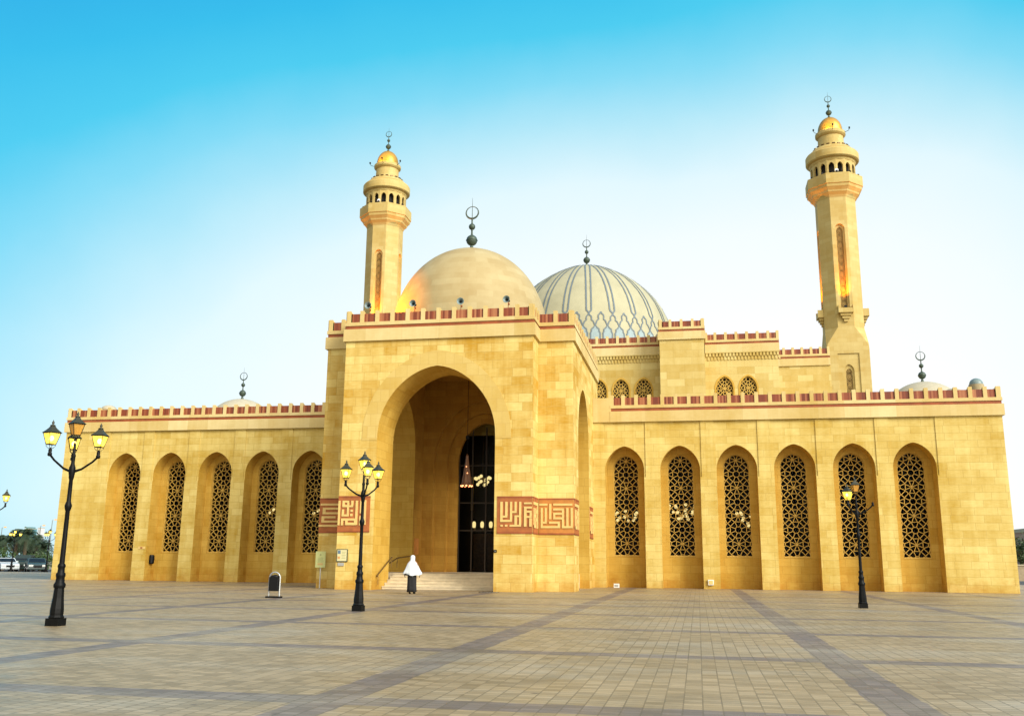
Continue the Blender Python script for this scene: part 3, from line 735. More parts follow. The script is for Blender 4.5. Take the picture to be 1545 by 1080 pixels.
for k in range(24):
    th = 2*pi*(k+.5)/24; zs = [28.35+(36.0-28.35)*(1-(1-i/18)**1.5) for i in range(19)]
    for s in (-1, 1):
        pts = [(th, 27.85), (th+s*.026, 28.15)]+[(th+s*min(.27/max(mdr(z), .3), .08), z) for z in zs]
        ribbon(pts, .17)
        # lobed drop from the rib foot, up to the cusp between two ribs
        H = pi/24
        lob = [(0, 27.85), (.05, 27.6), (.19, 27.45), (.22, 27.2), (.20, 27.0), (.33, 26.9), (.42, 26.6), (.5, 26.35)]
        ribbon([(th+s*a*2*H*.5*1.0, z) for a, z in lob], .14)
        lob2 = [(1, 28.0), (.92, 27.75), (.78, 27.6), (.77, 27.35), (.80, 27.1), (.66, 26.95), (.58, 26.65), (.5, 26.35)]
        ribbon([(th+s*a*H, z) for a, z in lob2], .14)
        c = th+s*.5*H
        sm = [(-.38, 24.6), (-.38, 25.5), (-.30, 25.7), (-.30, 25.95), (-.15, 26.1), (0, 26.4), (.15, 26.1), (.30, 25.95), (.30, 25.7), (.38, 25.5), (.38, 24.6)]
        ribbon([(c+a*H, z) for a, z in sm], .14, 0, .06)
        for (a, z), (b, zz) in zip(sm[:5], sm[1:6]):
            mb.face([tuple(dp(c+a*H, z, .03)), tuple(dp(c-a*H, z, .03)), tuple(dp(c-b*H, zz, .03)), tuple(dp(c+b*H, zz, .03))], 1)
mb.build('tracery', [M['tracery'], M['bluefill']], md)

# --- side porches with small domes
for x in (AX-31.5, AX+31.5):
    mb = MB(); mb.box(x-3.9, x+3.9, 80.2, 88.4, 0, 13.2)
    mb.build('side_porch', M['hall'], mosque)
    mb = MB(); mb.lathe([(3.3, 13.2), (3.3, 13.9)]+dome_prof(3.2, 2.85, 13.9, 14), 40, (x, 84.3, 0)); d = mb.build('dome', M['smalldome'], mosque, weld=True)
    finial(d, x, 84.3, 16.7, 1.02)
for x, y, z, r, m_, lb in ((15.6, 55.6, 11.3, .36, 'hornblue', 'small teal domed skylight at the right end of the roof'), (14.9, 57.6, 11.15, .52, 'smalldome', 'low pale domed skylight beside the teal skylight on the right wing roof'), (-39.0, 56.6, 11.2, .5, 'smalldome', 'low pale domed skylight on the left wing roof')):
    e = empty('roof_skylight', (x, y, 10.3), lb, 'skylight')
    mb = MB(); mb.lathe([(r+.04, 10.3), (r+.04, z-.02)], 20, (x, y, 0)); mb.build('curb', M['roof'], e)
    mb = MB(); mb.lathe([(r, z-.03)]+dome_prof(r, r*(.98 if m_ == 'hornblue' else .6), z, 8), 24, (x, y, 0)); mb.build('skylight_dome', M[m_], e)

# ------------------------------------------------------------------ minarets
def oct_ring(ap, z, ph=pi/8): r = ap/cos(pi/8); return [(r*cos(ph+2*pi*j/8), r*sin(ph+2*pi*j/8), z) for j in range(8)]
def minaret(label):
    t = empty('minaret', (0, 0, 0), label, 'minaret', 'minarets of the mosque')
    mb = MB(); s = 2.6
    # square foot broached to an octagon
    def sq8(ap, cut, z): # octagon from a square of half width ap with corner cut
        c = ap-cut; return [(ap, -c, z), (ap, c, z), (c, ap, z), (-c, ap, z), (-ap, c, z), (-ap, -c, z), (-c, -ap, z), (c, -ap, z)]
    ap = 2.45; cut = ap*(1-math.tan(pi/8))
    rows = [sq8(s, .03, 0), sq8(s, .03, 28.4), sq8(s-.02, .16, 29.0), sq8(ap, cut, 31.2), sq8(ap, cut, 49.3)]
    w = .62; zb, zt = 33.6, 44.6
    for i in range(4):
        for j in range(8):
            k = (j+1) % 8; a, b, c, d = rows[i][j], rows[i][k], rows[i+1][k], rows[i+1][j]
            if i == 3 and j % 2 == 0: continue
            if i == 0 and j % 2 == 0: continue
            mb.face([a, b, c, d])
    for q in range(4):
        R = Matrix.Rotation(q*pi/2, 3, 'Z')
        P = lambda u, z, d=0, R=R, b=ap: tuple(R @ Vector((u, -b+d, z)))
        hw = ap*math.tan(pi/8)
        arch_wall(mb, P, -hw, hw, 31.2, 49.3, 0, w, 44.5, 45.2, 0, hole=33.6, pt=.1)
        arch_soffit(mb, P, 33.6, 0, w, 44.5, 45.2, 0, .30, 0, sill=True)
        arch_wall(mb, P, -w, w, 33.6, 45.3, 0, .40, 44.3, 44.8, 0, .30, pt=.08)
        arch_soffit(mb, P, 33.6, 0, .40, 44.3, 44.8, .30, .55, 0)
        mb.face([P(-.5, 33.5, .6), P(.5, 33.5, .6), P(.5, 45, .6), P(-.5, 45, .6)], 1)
        P2 = lambda u, z, d=0, R=R, b=s: tuple(R @ Vector((u, -b+d, z)))
        h2 = s-.03
        mb.face([P2(-h2, 0), P2(h2, 0), P2(h2, 18), P2(-h2, 18)])
        for (ua, ub, za, zb_) in ((-h2, -1.33, 18, 28.4), (1.33, h2, 18, 28.4), (-1.33, 1.33, 27.7, 28.4)): mb.face([P2(ua, za), P2(ub, za), P2(ub, zb_), P2(ua, zb_)])
        for (pa, pb) in (((-1.33, 18), (-1.33, 27.7)), ((-1.33, 27.7), (1.33, 27.7)), ((1.33, 27.7), (1.33, 18))): mb.face([P2(*pa), P2(*pb), P2(*pb, .14), P2(*pa, .14)])
        arch_wall(mb, P2, -1.33, 1.33, 18, 27.7, 0, .62, 25.4, 26.3, 0, .14, hole=20, pt=.1)
        arch_soffit(mb, P2, 20, 0, .62, 25.4, 26.3, .14, .34, 0)
        arch_wall(mb, P2, -.62, .62, 20, 26.4, 0, .38, 25.2, 25.8, 0, .34, pt=.08)
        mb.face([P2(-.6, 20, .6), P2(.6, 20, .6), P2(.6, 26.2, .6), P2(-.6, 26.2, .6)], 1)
    mb.build('shaft', [M['minaret'], M['dark']], t)
    for q in range(4):
        R = Matrix.Rotation(q*pi/2, 3, 'Z')
        P = lambda u, z, d=0, R=R: tuple(R @ Vector((u, -ap+d, z)))
        g = MB(); bars(g, P, clip(rosettes(0, 33.8, 24, .5), arch_inside(0, .39, 33.6, 44.3, 44.8)), .055, .36, .44)
        g.build('slit_grille', M['grilledark'], t)
        P2 = lambda u, z, d=0, R=R: tuple(R @ Vector((u, -s+d, z)))
        g = MB(); bars(g, P2, clip(rosettes(0, 20.2, 13, .5), arch_inside(0, .37, 20, 25.2, 25.8)), .055, .40, .48)
        g.build('base_grille', M['grilledark'], t)
        b = MB()
        for (w_, dp_, z0, z1) in ((.92, .75, 32.95, 33.45), (.86, .70, 33.45, 33.58), (.66, .55, 32.6, 32.95), (.45, .40, 32.25, 32.6), (.24, .24, 31.85, 32.25)):
            A = [Vector(P(u, z, d)) for u, d, z in ((-w_, -dp_, z0), (w_, -dp_, z0), (w_, .02, z0), (-w_, .02, z0), (-w_, -dp_, z1), (w_, -dp_, z1), (w_, .02, z1), (-w_, .02, z1))]
            k = len(b.v); b.v += [tuple(v) for v in A]
            for f in ((0, 3, 2, 1), (4, 5, 6, 7), (0, 1, 5, 4), (1, 2, 6, 5), (2, 3, 7, 6), (3, 0, 4, 7)): b.f.append(tuple(k+i for i in f)); b.m.append(0); b.sm.append(False)
        for (ua, ub) in ((-.92, -.86), (.86, .92)):
            A = [Vector(P(u, z, d)) for u, d, z in ((ua, -.75, 33.45), (ub, -.75, 33.45), (ub, .02, 33.45), (ua, .02, 33.45), (ua, -.75, 33.95), (ub, -.75, 33.95), (ub, .02, 33.95), (ua, .02, 33.95))]
            k = len(b.v); b.v += [tuple(v) for v in A]
            for f in ((0, 3, 2, 1), (4, 5, 6, 7), (0, 1, 5, 4), (1, 2, 6, 5), (2, 3, 7, 6), (3, 0, 4, 7)): b.f.append(tuple(k+i for i in f)); b.m.append(0); b.sm.append(False)
        br = b.build('lamp_bracket', M['minaret'], t)
        fl = MB(); c = Vector(P(0, 33.78, -.5)); ax = R @ Vector((.17, 0, 0)); ay = R @ Vector((0, .13, 0)); fl.obox(c, ax, ay, (0, 0, .14))
        fl.build('floodlight', M['black'], br)
    mb = MB()
    rows = [oct_ring(a, z) for a, z in ((2.46, 48.9), (2.6, 49.2), (2.95, 49.55), (3.0, 49.75), (3.35, 50.15), (3.4, 50.5), (3.5, 50.55), (3.5, 51.95), (3.28, 51.95), (3.28, 51.5), (2.6, 51.5))]
    mb.grid(rows, 0, False, True)
    mb.build('balcony', M['minaret'], t)
    # arcaded gallery: sixteen-sided drum
    mb = MB(); n = 16; r = 2.88
    for k in range(n):
        a = 2*pi*(k+.5)/n-pi/2; hw = r*math.tan(pi/n); R = Matrix.Rotation(a+pi/2, 3, 'Z')
        P = lambda u, z, d=0, R=R: tuple(R @ Vector((u, -r+d, z)))
        arch_wall(mb, P, -hw, hw, 51.4, 54.6, 0, .36, 53.2, 53.72, 0, hole=51.9, pt=.08)
        arch_soffit(mb, P, 51.9, 0, .36, 53.2, 53.72, 0, .28, 0, sill=True)
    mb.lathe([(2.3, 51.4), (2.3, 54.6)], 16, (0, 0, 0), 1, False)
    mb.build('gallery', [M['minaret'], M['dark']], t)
    mb = MB()
    mb.lathe([(2.8, 54.0), (2.95, 54.1), (3.05, 54.35), (3.3, 54.45), (3.45, 54.6), (3.45, 55.5), (3.3, 55.72), (2.95, 56.0), (2.45, 56.5), (2.0, 56.75), (1.72, 56.8), (1.66, 58.3), (1.8, 58.4), (1.98, 58.6), (1.98, 58.95), (1.72, 59.05), (1.66, 59.2)], 40, (0, 0, 0), 0, True)
    for k in range(20):
        a = 2*pi*k/20; c = Vector((2.28*cos(a), 2.28*sin(a), 56.68)); mb.obox(c, Vector((cos(a), sin(a), 0))*.1, Vector((-sin(a), cos(a), 0))*.2, (0, 0, .07), 1)
    cp = mb.build('cap', [M['minaret'], M['bronzeplate']], t)
    mod = cp.modifiers.new('edges', 'EDGE_SPLIT'); mod.split_angle = radians(32)
    mb = MB(); mb.lathe([(1.62, 59.0)]+dome_prof(1.62, 2.15, 59.25, 14), 36); d = mb.build('gold_dome', M['gold'], t, weld=True)
    finial(d, 0, 0, 61.4, 1.22)
    for a in (-.15*pi, -.85*pi, -.5*pi, .5*pi):
        mb = MB(); c = Vector((cos(a), sin(a), 0))
        mb.tube([c*1.9+Vector((0, 0, 58.7)), c*2.5+Vector((0, 0, 58.85)), c*2.62+Vector((0, 0, 59.05))], .03, 6)
        mb.obox(c*2.62+Vector((0, 0, 59.2)), (.09, 0, 0), (0, .09, 0), (0, 0, .12)); mb.build('dome_lamp', M['black'], t)
    for a in (-.5, -.32, -.68, -.14, -.86):
        c = Vector((3.3*cos(a*pi), 3.3*sin(a*pi), 52.02)); mb = MB()
        mb.obox(c+Vector((0, 0, .12)), (.12, 0, 0), (0, .12, 0), (0, 0, .16)); mb.build('balcony_lamp', M['black'], t)
    mb = MB(); mb.lathe([(.05, 0), (.09, .12), (.2, .3), (.24, .34)], 14); mb2 = MB()
    for v, f, m_, sm in [(mb.v, mb.f, mb.m, mb.sm)]:
        mb2.v = [(p[0], -2.95-p[2], 52.35+p[1]) for p in v]; mb2.f, mb2.m, mb2.sm = f, m_, sm
    mb2.build('loudspeaker', M['white'], t)
    return t
MINX, MINY = 19.6, 125.0
m1 = minaret('nearer looking right-hand minaret, its whole slit window and lamp brackets seen above the wing')
m2 = copy_tree(m1); m2.location = (2*AX-MINX, MINY, 0); m1.location = (MINX, MINY, 0)
m2['label'] = 'left-hand minaret rising behind the portal parapet beside the tan dome'

def spot(name, loc, aim, col, e, ang, blend=.6, r=.12):
    l = bpy.data.lights.new(name, 'SPOT'); l.energy = e; l.color = col; l.spot_size = radians(ang); l.spot_blend = blend; l.shadow_soft_size = r
    o = bpy.data.objects.new(name, l); COL.objects.link(o); o.location = loc
    o.rotation_euler = (Vector(aim)-Vector(loc)).to_track_quat('-Z', 'Y').to_euler(); return o
for x in (MINX, 2*AX-MINX):
    for dx, dy in ((0, -1), (1, 0), (-1, 0)):
        spot('flood_lamp', (x+dx*2.93, MINY+dy*2.93, 33.97), (x+dx*2.2, MINY+dy*2.2, 39), (1, .30, .012), 4800, 52, 1.)
    for a in (-.35*pi, -.62*pi):
        spot('dome_flood_lamp', (x+2.7*cos(a), MINY+2.7*sin(a), 59.4), (x, MINY, 60.3), (1, .55, .06), 150, 110, 1.)
e = empty('floodlight', (-18.1, 46.0, 12.54), 'small floodlight on the portal roof beside the tan dome', 'floodlight')
mb = MB(); mb.obox((-18.1, 46.0, 12.85), (.16, 0, 0), (0, .16, 0), (0, 0, .11)); mb.build('housing', M['black'], e)
mb = MB(); mb.tube([(-18.1, 46.0, 12.54), (-18.1, 46.0, 12.78)], .04, 8); mb.build('bracket', M['black'], e)
spot('dome_floodlight_lamp', (-18.05, 46.1, 13.0), (-14.7, 46.7, 16.9), (1, .33, .012), 5600, 112, 1.)

# ------------------------------------------------------------------ horn loudspeakers on the portal parapet
def horn(x, y, z, rz, lb):
    t = empty('loudspeaker', (0, 0, 0), lb, 'loudspeaker', 'horn loudspeakers on the portal parapet')
    mb = MB(); prof = [(.055, .02), (.075, .12), (.13, .24), (.20, .32), (.235, .345), (.25, .35), (.23, .33), (.12, .2), (.05, .1)]
    rows = [[(r*cos(2*pi*j/22), -q, .38+r*sin(2*pi*j/22)) for j in range(22)] for r, q in prof]
    mb.grid(rows, 0, True, True); mb.build('horn', M['hornblue'], t)
    mb = MB(); mb.tube([(0, .16, .38), (0, -.02, .38)], .085, 12); mb.build('driver', M['black'], t); mb = MB(); mb.sphere((0, -.2, .38), .075); mb.build('throat_plug', M['black'], t)
    mb = MB(); mb.tube([(0, .05, -.25), (0, .05, .36)], .025, 8); mb.obox((.06, .0, .12), (.05, 0, 0), (0, .04, 0), (0, 0, .06)); mb.build('stand', M['redband'], t)
    t.location = (x, y, z+.10); t.rotation_euler = (0, 0, rz); t.scale = (.74, .74, .74)
    return t
for x, lb in ((-16.0, 'grey horn loudspeaker nearest the left minaret, above the portal corner'), (-13.62, 'grey horn loudspeaker in front of the orange-lit side of the tan dome'),
              (-11.22, 'grey horn loudspeaker near the middle of the tan dome'), (-8.82, 'grey horn loudspeaker at the right end of the portal parapet row')):
    horn(x, 43.78, PT+1.50, radians(random.uniform(-12, 18)), lb)

# ------------------------------------------------------------------ street lamps
def lantern(parent, c, lit, yaw=0.):
    """four-sided lantern, its foot at c"""
    x, y, z = c; ph = pi/4+yaw
    ring = lambda r, zz: [(x+r*cos(ph+j*pi/2), y+r*sin(ph+j*pi/2), z+zz) for j in range(4)]
    mb = MB()
    mb.lathe([(.03, -.02), (.045, .0), (.03, .035), (.018, .06)], 10, c)
    for j in range(4):
        a = ph+j*pi/2; d = Vector((cos(a), sin(a), 0)); p = Vector(c)
        mb.tube([p+d*.02+Vector((0, 0, .03)), p+d*.075+Vector((0, 0, .06)), p+d*.115+Vector((0, 0, .105)), p+d*.10+Vector((0, 0, .135)), p+d*.085+Vector((0, 0, .125))], .007, 6)
        mb.tube([p+d*.115+Vector((0, 0, .14)), p+d*.205+Vector((0, 0, .425))], .009, 6)
    r0, r1 = ring(.125, .13), ring(.125, .15)
    mb.grid([r0, r1], 0, False, True); mb.face(r0); mb.face(r1)
    mb.grid([ring(.205, .415), ring(.215, .43), ring(.235, .425), ring(.24, .44)], 0, False, True)
    body = mb.build('lantern', M['iron'], parent)
    g = MB(); g.grid([ring(.11, .145), ring(.203, .42)], 0, False, True); g.build('glass', M['litglass' if lit else 'amberglass'], body)
    r = MB(); r.grid([ring(.24, .435), ring(.16, .495), ring(.095, .555), ring(.055, .61)], 0, False, True)
    r.lathe([(.06, .605), (.07, .62), (.035, .64), (.018, .655), (.035, .685), (.032, .70), (.014, .725), (.003, .765)], 10, c); r.build('lantern_roof', M['roofiron'], body)
    if lit:
        b = MB(); b.sphere((x, y, z+.29), .06, 12, 0, 1.2); b.build('bulb', M['bulb'], body)
    for o in [body]+list(body.children):
        for v in o.data.vertices: v.co = Vector(c)+(v.co-Vector(c))*.82
    return body
ARM = .53
def street_lamp(loc, angs, lit=(1, 1, 1), centre=0, missing=-1, label='', s=1., group='black lantern street lamps on the plaza', rot=0.):
    t = empty('street_lamp', (0, 0, 0), label, 'street lamp', group)
    mb = MB(); o8 = dict(n=8, smooth=False, phase=pi/8)
    mb.box(-.14, .14, -.14, .14, 0, .15)
    mb.lathe([(0.1452, .15), (0.1551, .17), (0.1320, .21), (0.1353, .25), (0.1326, .34), (0.1092, .55), (0.0975, .75)], **o8)
    mb.lathe([(0.1092, .75), (0.1170, .78), (0.1170, .82), (0.0897, .86), (0.0819, .95), (0.0936, .98), (0.0936, 1.03), (0.0702, 1.06), (0.0663, 1.14), (0.0780, 1.17), (0.0780, 1.20), (0.0530, 1.24)], 16)
    mb.build('pedestal', M['iron'], t)
    mb = MB()
    mb.lathe([(0.0530, 1.2), (0.0468, 1.9), (0.0437, 2.30), (0.0585, 2.33), (0.0718, 2.39), (0.0718, 2.42), (0.0546, 2.47), (0.0437, 2.5), (0.0390, 2.95), (0.0484, 2.97), (0.0585, 3.05), (0.0663, 3.10), (0.0663, 3.2), (0.0468, 3.25), (0.0351, 3.3), (0.0390, 3.42), (0.0468, 3.45), (0.0312, 3.5), (0.0273, 3.70), (0.0156, 3.73)], 16)
    mb.build('post', M['iron'], t)
    for i, a in enumerate(angs):
        d = Vector((cos(radians(a)), sin(radians(a)), 0)); m = MB()
        pts = [d*.05+Vector((0, 0, 3.12)), d*.2+Vector((0, 0, 3.17)), d*.42+Vector((0, 0, 3.32)), d*ARM+Vector((0, 0, 3.43))]
        m.tube(pts, [.029, .024, .022, .024], 8); c = d*ARM
        m.lathe([(.02, 3.39), (.042, 3.405), (.044, 3.45), (.03, 3.47), (.037, 3.50), (.025, 3.53)], 10, (c.x, c.y, 0))
        arm = m.build('arm', M['iron'], t)
        if i != missing: lantern(arm, (c.x, c.y, 3.52), lit[i], radians(a))
    lantern(t, (0, 0, 3.77), centre, radians(angs[0]+20))
    t.location = loc; t.scale = (s,)*3; t.rotation_euler = (0, 0, rot)
    return t
street_lamp((-12.86, 17.62, 0), (128, 248, 8), centre=0, label='tall black street lamp at far left with three lit lanterns around an unlit amber one')
street_lamp((-9.18, 25.25, 0), (-59, 61, 181), centre=1, label='black street lamp before the portal left pier with four lit lanterns')
street_lamp((5.2, 32.95, 0), (-10.0, 110, 230), centre=0, missing=0, label='black street lamp before the right wing with one lantern missing from its bare arm', s=.96)
street_lamp((-28.85, 34.6, 0), (25, 145, 265), centre=1, label='street lamp cut by the left edge, only one lit lantern in view')
f5 = street_lamp((-68.5, 86, -.15), (20, 140, 260), centre=1, label='distant lit street lamp at the left edge among the palms')
f6 = street_lamp((-64.5, 86, -.15), (50, 170, 290), centre=1, label='distant lit street lamp beside the left corner of the mosque')

# ------------------------------------------------------------------ pendant in the portal and chandeliers in the rooms
pd = empty('pendant_lamp', (-12.12, 49.4, 11.85), 'cone-shaped crystal pendant lamp with red bulbs hanging inside the portal', 'pendant lamp')
mb = MB(); mb.tube([(-12.12, 49.4, 11.85), (-12.12, 49.4, 7.0)], .014, 6); mb.lathe([(.09, 7.86), (.11, 7.95), (.09, 8.05)], 10, (-12.12, 49.4, 0)); mb.build('rod', M['iron'], pd)
crystal, nt_, b_, o_ = newmat('pendant_crystal'); b_.inputs['Base Color'].default_value = (.20, .10, .05, 1); b_.inputs['Roughness'].default_value = .25; b_.inputs['Metallic'].default_value = .4
mb = MB(); mb.lathe([(.03, 7.05), (.07, 6.95), (.09, 6.7), (.10, 6.65), (.15, 6.3), (.165, 6.28), (.22, 5.85), (.235, 5.83), (.28, 5.5), (.32, 5.46), (.32, 5.36), (.2, 5.3)], 18, (-12.12, 49.4, 0), smooth=False); mb.build('crystal_cone', crystal, pd)
mb = MB()
for k in range(9):
    a = 2*pi*k/9; mb.sphere((-12.12+.29*cos(a), 49.4+.29*sin(a), 5.33), .05, 8)
for zz, a in ((6.0, -1.2), (5.75, -1.7), (6.35, -1.5)): mb.sphere((-12.12+.21*cos(a), 49.4+.21*sin(a), zz), .03, 8)
mb.build('bulb_ring', M['redbulb'], pd)

def chandelier(x, y, z, n, r, tiers, label, mat='globe', top=9.15, gr=.095):
    t = empty('chandelier', (x, y, top), label, 'chandelier', 'globe chandeliers inside the mosque')
    m = MB(); m.tube([(x, y, top), (x, y, z+.1)], .02, 6); m.lathe([(.05, -.25), (.12, -.1), (.06, .1), (.03, .25)], 10, (x, y, z))
    g = MB()
    for k in range(tiers):
        nn = n-2*k; rr = r*(1-.33*k)
        for j in range(nn):
            a = 2*pi*j/nn+.4*k; px, py, pz = x+rr*cos(a), y+rr*sin(a), z-.33*k+.1*sin(3*a)
            g.sphere((px, py, pz), gr, 10); m.tube([(x, y, z), (x+.5*rr*cos(a), y+.5*rr*sin(a), pz-.2), (px, py, pz-gr)], .012, 5)
    m.build('stem', M['rail'], t); g.build('globes', M[mat], t); return t
chandelier(BAY[0]-.3, 59, 4.35, 8, .85, 2, 'globe chandelier seen through the right-wing window next to the portal')
chandelier(BAY[1]+.05, 59, 4.75, 9, .9, 3, 'large globe chandelier seen through the second right-wing window from the portal')
chandelier(BAY[2]+.95, 59, 4.35, 8, .85, 3, 'globe chandelier partly seen through the third right-wing window from the portal')
chandelier(BAYL[2]-.9, 59, 4.5, 7, .7, 1, 'dimmer globe chandelier seen through the fourth left-wing window', 'globe')
chandelier(BAYL[1]-.9, 59, 4.45, 7, .7, 1, 'globe chandelier seen in the left-wing window nearest the portal', 'globe')
chandelier(-14.1, 62, 6.85, 8, .5, 2, 'globe chandelier hanging in the dark doorway', top=9.85, gr=.11)
for x, lb in ((-14.86, 'first'), (-14.3, 'second'), (-13.7, 'third')):
    t = empty('wall_lamp', (x, 63.1, 3.75), '%s pale globe wall lamp from the left deep inside the doorway' % lb, 'wall lamp', 'globe lamps inside the doorway')
    m = MB(); m.lathe([(.09, -.2), (.125, -.05), (.12, .12), (.06, .22)], 12, (x, 62.9, 3.8)); m.build('globe', M['globe'], t)
    m = MB(); m.obox((x, 63.1, 3.7), (.05, 0, 0), (0, .08, 0), (0, 0, .3)); m.build('back_plate', M['rail'], t)

# ------------------------------------------------------------------ small things on the plaza and walls
t = empty('drain_cover', (-9.3, 42.6, 0), 'dark flat drain cover in the paving at the foot of the portal right pier', 'drain cover')
mb = MB(); mb.box(-9.75, -8.9, 42.35, 42.85, .001, .014); mb.build('frame', M['iron'], t)
mb = MB()
for i in range(6): mb.box(-9.7+.14*i, -9.62+.14*i, 42.4, 42.8, .014, .02)
mb.build('grating', M['steel'], t)
t = empty('litter_bin', (-15.17, 32.8, 0), 'black litter bin in an arched steel frame standing on the plaza', 'litter bin')
c = Vector((-15.17, 32.8, 0)); mb = MB()
pts = [(-.205, 0, .03), (-.205, 0, .70)]+[(-.205*cos(a), 0, .70+.205*sin(a)) for a in [pi*i/12 for i in range(1, 12)]]+[(.205, 0, .70), (.205, 0, .03)]
mb.tube([c+Vector(p) for p in pts], .028, 10); mb.build('frame', M['steel'], t)
mb = MB(); mb.obox(c+Vector((0, 0, .03)), (.26, 0, 0), (0, .16, 0), (0, 0, .03)); mb.build('base_plate', M['black'], t)
mb = MB(); mb.obox(c+Vector((0, 0, .49)), (.165, 0, 0), (0, .13, 0), (0, 0, .25)); mb.lathe([(.16, .74), (.165, .75), (.12, .80), (.02, .82)], 16, c, sy=.75); mb.build('bucket', M['black'], t)

def paper(name, base, marks):
    return None
t = empty('sign_post', (-18.32, 44.75, 0), 'pale yellow notice board on a thin steel post beside the portal', 'sign post')
mb = MB(); mb.tube([(-18.32, 44.75, 0), (-18.32, 44.75, 1.75)], .03, 8); mb.build('post', M['steel'], t)
M['notice'] = simple('notice_yellow', (.50, .53, .22), .5, noise=.05); M['noticeink'] = simple('notice_ink', (.30, .32, .14), .6); M['noticered'] = simple('notice_orange', (.55, .28, .10), .6)
mb = MB(); mb.box(-18.58, -18.06, 44.69, 44.715, 1.0, 1.78, 0); mb.build('board', M['notice'], t)
mb = MB()
for i in range(5): mb.box(-18.48+.03*(i % 2), -18.16-.02*(i % 3), 44.684, 44.69, 1.46-.05*i, 1.475-.05*i, 0)
mb.lathe([(.045, 0), (.02, .05), (.001, .08)], 8, (-18.32, 44.686, 1.60), 0)
mb.build('print', M['noticeink'], t)
mb = MB()
for i in range(2): mb.box(-18.46, -18.18, 44.684, 44.69, 1.17-.05*i, 1.20-.05*i)
mb.build('print', M['noticered'], t)
t = empty('wall_notice', (-16.73, 43.48, 1.1), 'framed notice with small pictures fixed to the portal left pier', 'notice board')
mb = MB(); mb.box(-17.0, -16.46, 43.44, 43.498, 1.29, 1.88); mb.build('frame', M['bronze'], t)
M['noticepale'] = simple('notice_pale', (.60, .55, .30), .5)
mb = MB(); mb.box(-16.965, -16.495, 43.43, 43.44, 1.325, 1.845); mb.build('sheet', M['noticepale'], t)
mb = MB(); mb.box(-16.94, -16.80, 43.425, 43.43, 1.66, 1.82); mb.build('picture', simple('notice_blue', (.10, .16, .22), .5), t)
mb = MB(); mb.box(-16.94, -16.82, 43.425, 43.43, 1.42, 1.54); mb.build('picture', M['noticered'], t)
mb = MB()
for i in range(5): mb.box(-16.74, -16.54-.03*(i % 2), 43.425, 43.43, 1.74-.075*i, 1.76-.075*i)
mb.build('print', M['noticeink'], t)
mb = MB(); mb.box(-16.93, -16.62, 43.45, 43.497, 1.10, 1.24); mb.build('grey_plate', M['steel'], t)
t = empty('wall_switch', (-9.24, 43.48, 1.8), 'small black switch box on the portal right pier', 'switch box')
mb = MB(); mb.box(-9.31, -9.17, 43.45, 43.498, 1.78, 1.90); mb.build('box', M['black'], t); mb = MB(); mb.box(-9.26, -9.22, 43.44, 43.45, 1.82, 1.86); mb.build('button', M['steel'], t)
t = empty('meter_box', (.66, 53.98, .36), 'small white meter box on the pier between two right-wing niches', 'meter box')
mb = MB(); mb.box(.50, .80, 53.88, 53.999, .22, .50); mb.build('box', M['white'], t); mb = MB(); mb.box(.54, .76, 53.865, 53.88, .26, .46); mb.build('lid', M['stroke'], t)
t = empty('floor_box', (-4.55, 54.4, 0), 'small white electrical box on the ground in the niche by the portal', 'electrical box')
mb = MB(); mb.box(-4.70, -4.40, 54.3, 54.5, .004, .22); mb.build('box', M['white'], t); mb = MB(); mb.box(-4.66, -4.44, 54.29, 54.3, .05, .17); mb.build('cover', M['steel'], t)
t = empty('wall_telephone', (-33.62, 54.4, 1.3), 'black telephone box on the side of a left-wing niche', 'telephone')
t.location = (-33.62, 54.55, 1.3)
mb = MB(); mb.lathe([(.13, 1.02), (.17, 1.08), (.17, 1.5), (.13, 1.58)], 10, (-33.57, 54.55, 0), smooth=False); mb.build('housing', M['black'], t)
mb = MB(); mb.tube([(-33.40, 54.5, 1.15), (-33.36, 54.5, 1.3), (-33.40, 54.5, 1.45)], .03, 8); mb.build('handset', M['iron'], t)
t = empty('wall_plaque', (-33.95, 53.98, 2.0), 'small cream plaque on a left-wing pier above the black telephone', 'plaque')
mb = MB(); mb.box(-34.2, -33.72, 53.97, 53.999, 1.92, 2.08); mb.build('plate', M['stroke'], t); mb = MB(); mb.box(-34.05, -33.9, 53.962, 53.97, 1.96, 2.04); mb.build('mark', M['redband'], t)

# ------------------------------------------------------------------ the walking woman
def skin_obj(name, verts, edges, radii, mat, parent, root=0, sub=2):
    me = bpy.data.meshes.new(name); me.from_pydata(verts, edges, []); me.materials.append(mat)
    o = bpy.data.objects.new(name, me); COL.objects.link(o)
    o.modifiers.new('skin', 'SKIN'); sv = me.skin_vertices
    if not sv:
        bm = bmesh.new(); bm.from_mesh(me); bm.verts.layers.skin.verify(); bm.to_mesh(me); bm.free(); sv = me.skin_vertices
    for i, r in enumerate(radii):
        rr = r if isinstance(r, tuple) else (r, r); sv[0].data[i].radius = rr; sv[0].data[i].use_root = (i == root)
    o.modifiers['skin'].use_smooth_shade = True
    m = o.modifiers.new('sub', 'SUBSURF'); m.levels = m.render_levels = sub
    if parent: o.parent = parent
    return o
wm = empty('person', (0, 0, 0), 'woman in a long white head cape and black skirt walking to the portal steps', 'person')
skinm = simple('skin', (.36, .22, .15), .6)
V = [(0, 0, .86), (0, .01, 1.02), (0, .015, 1.22), (0, .01, 1.33), (0, .03, 1.40), (0, .05, 1.47), (0, .05, 1.53),
     (-.15, .0, 1.29), (-.23, -.02, 1.06), (-.30, .03, .86), (.15, .0, 1.29), (.23, -.02, 1.06), (.30, .03, .86),
     (-.085, 0, .80), (-.09, .07, .46), (-.085, -.02, .11), (-.085, .06, .05), (.085, 0, .80), (.09, .0, .45), (.085, .10, .10), (.085, .19, .05)]
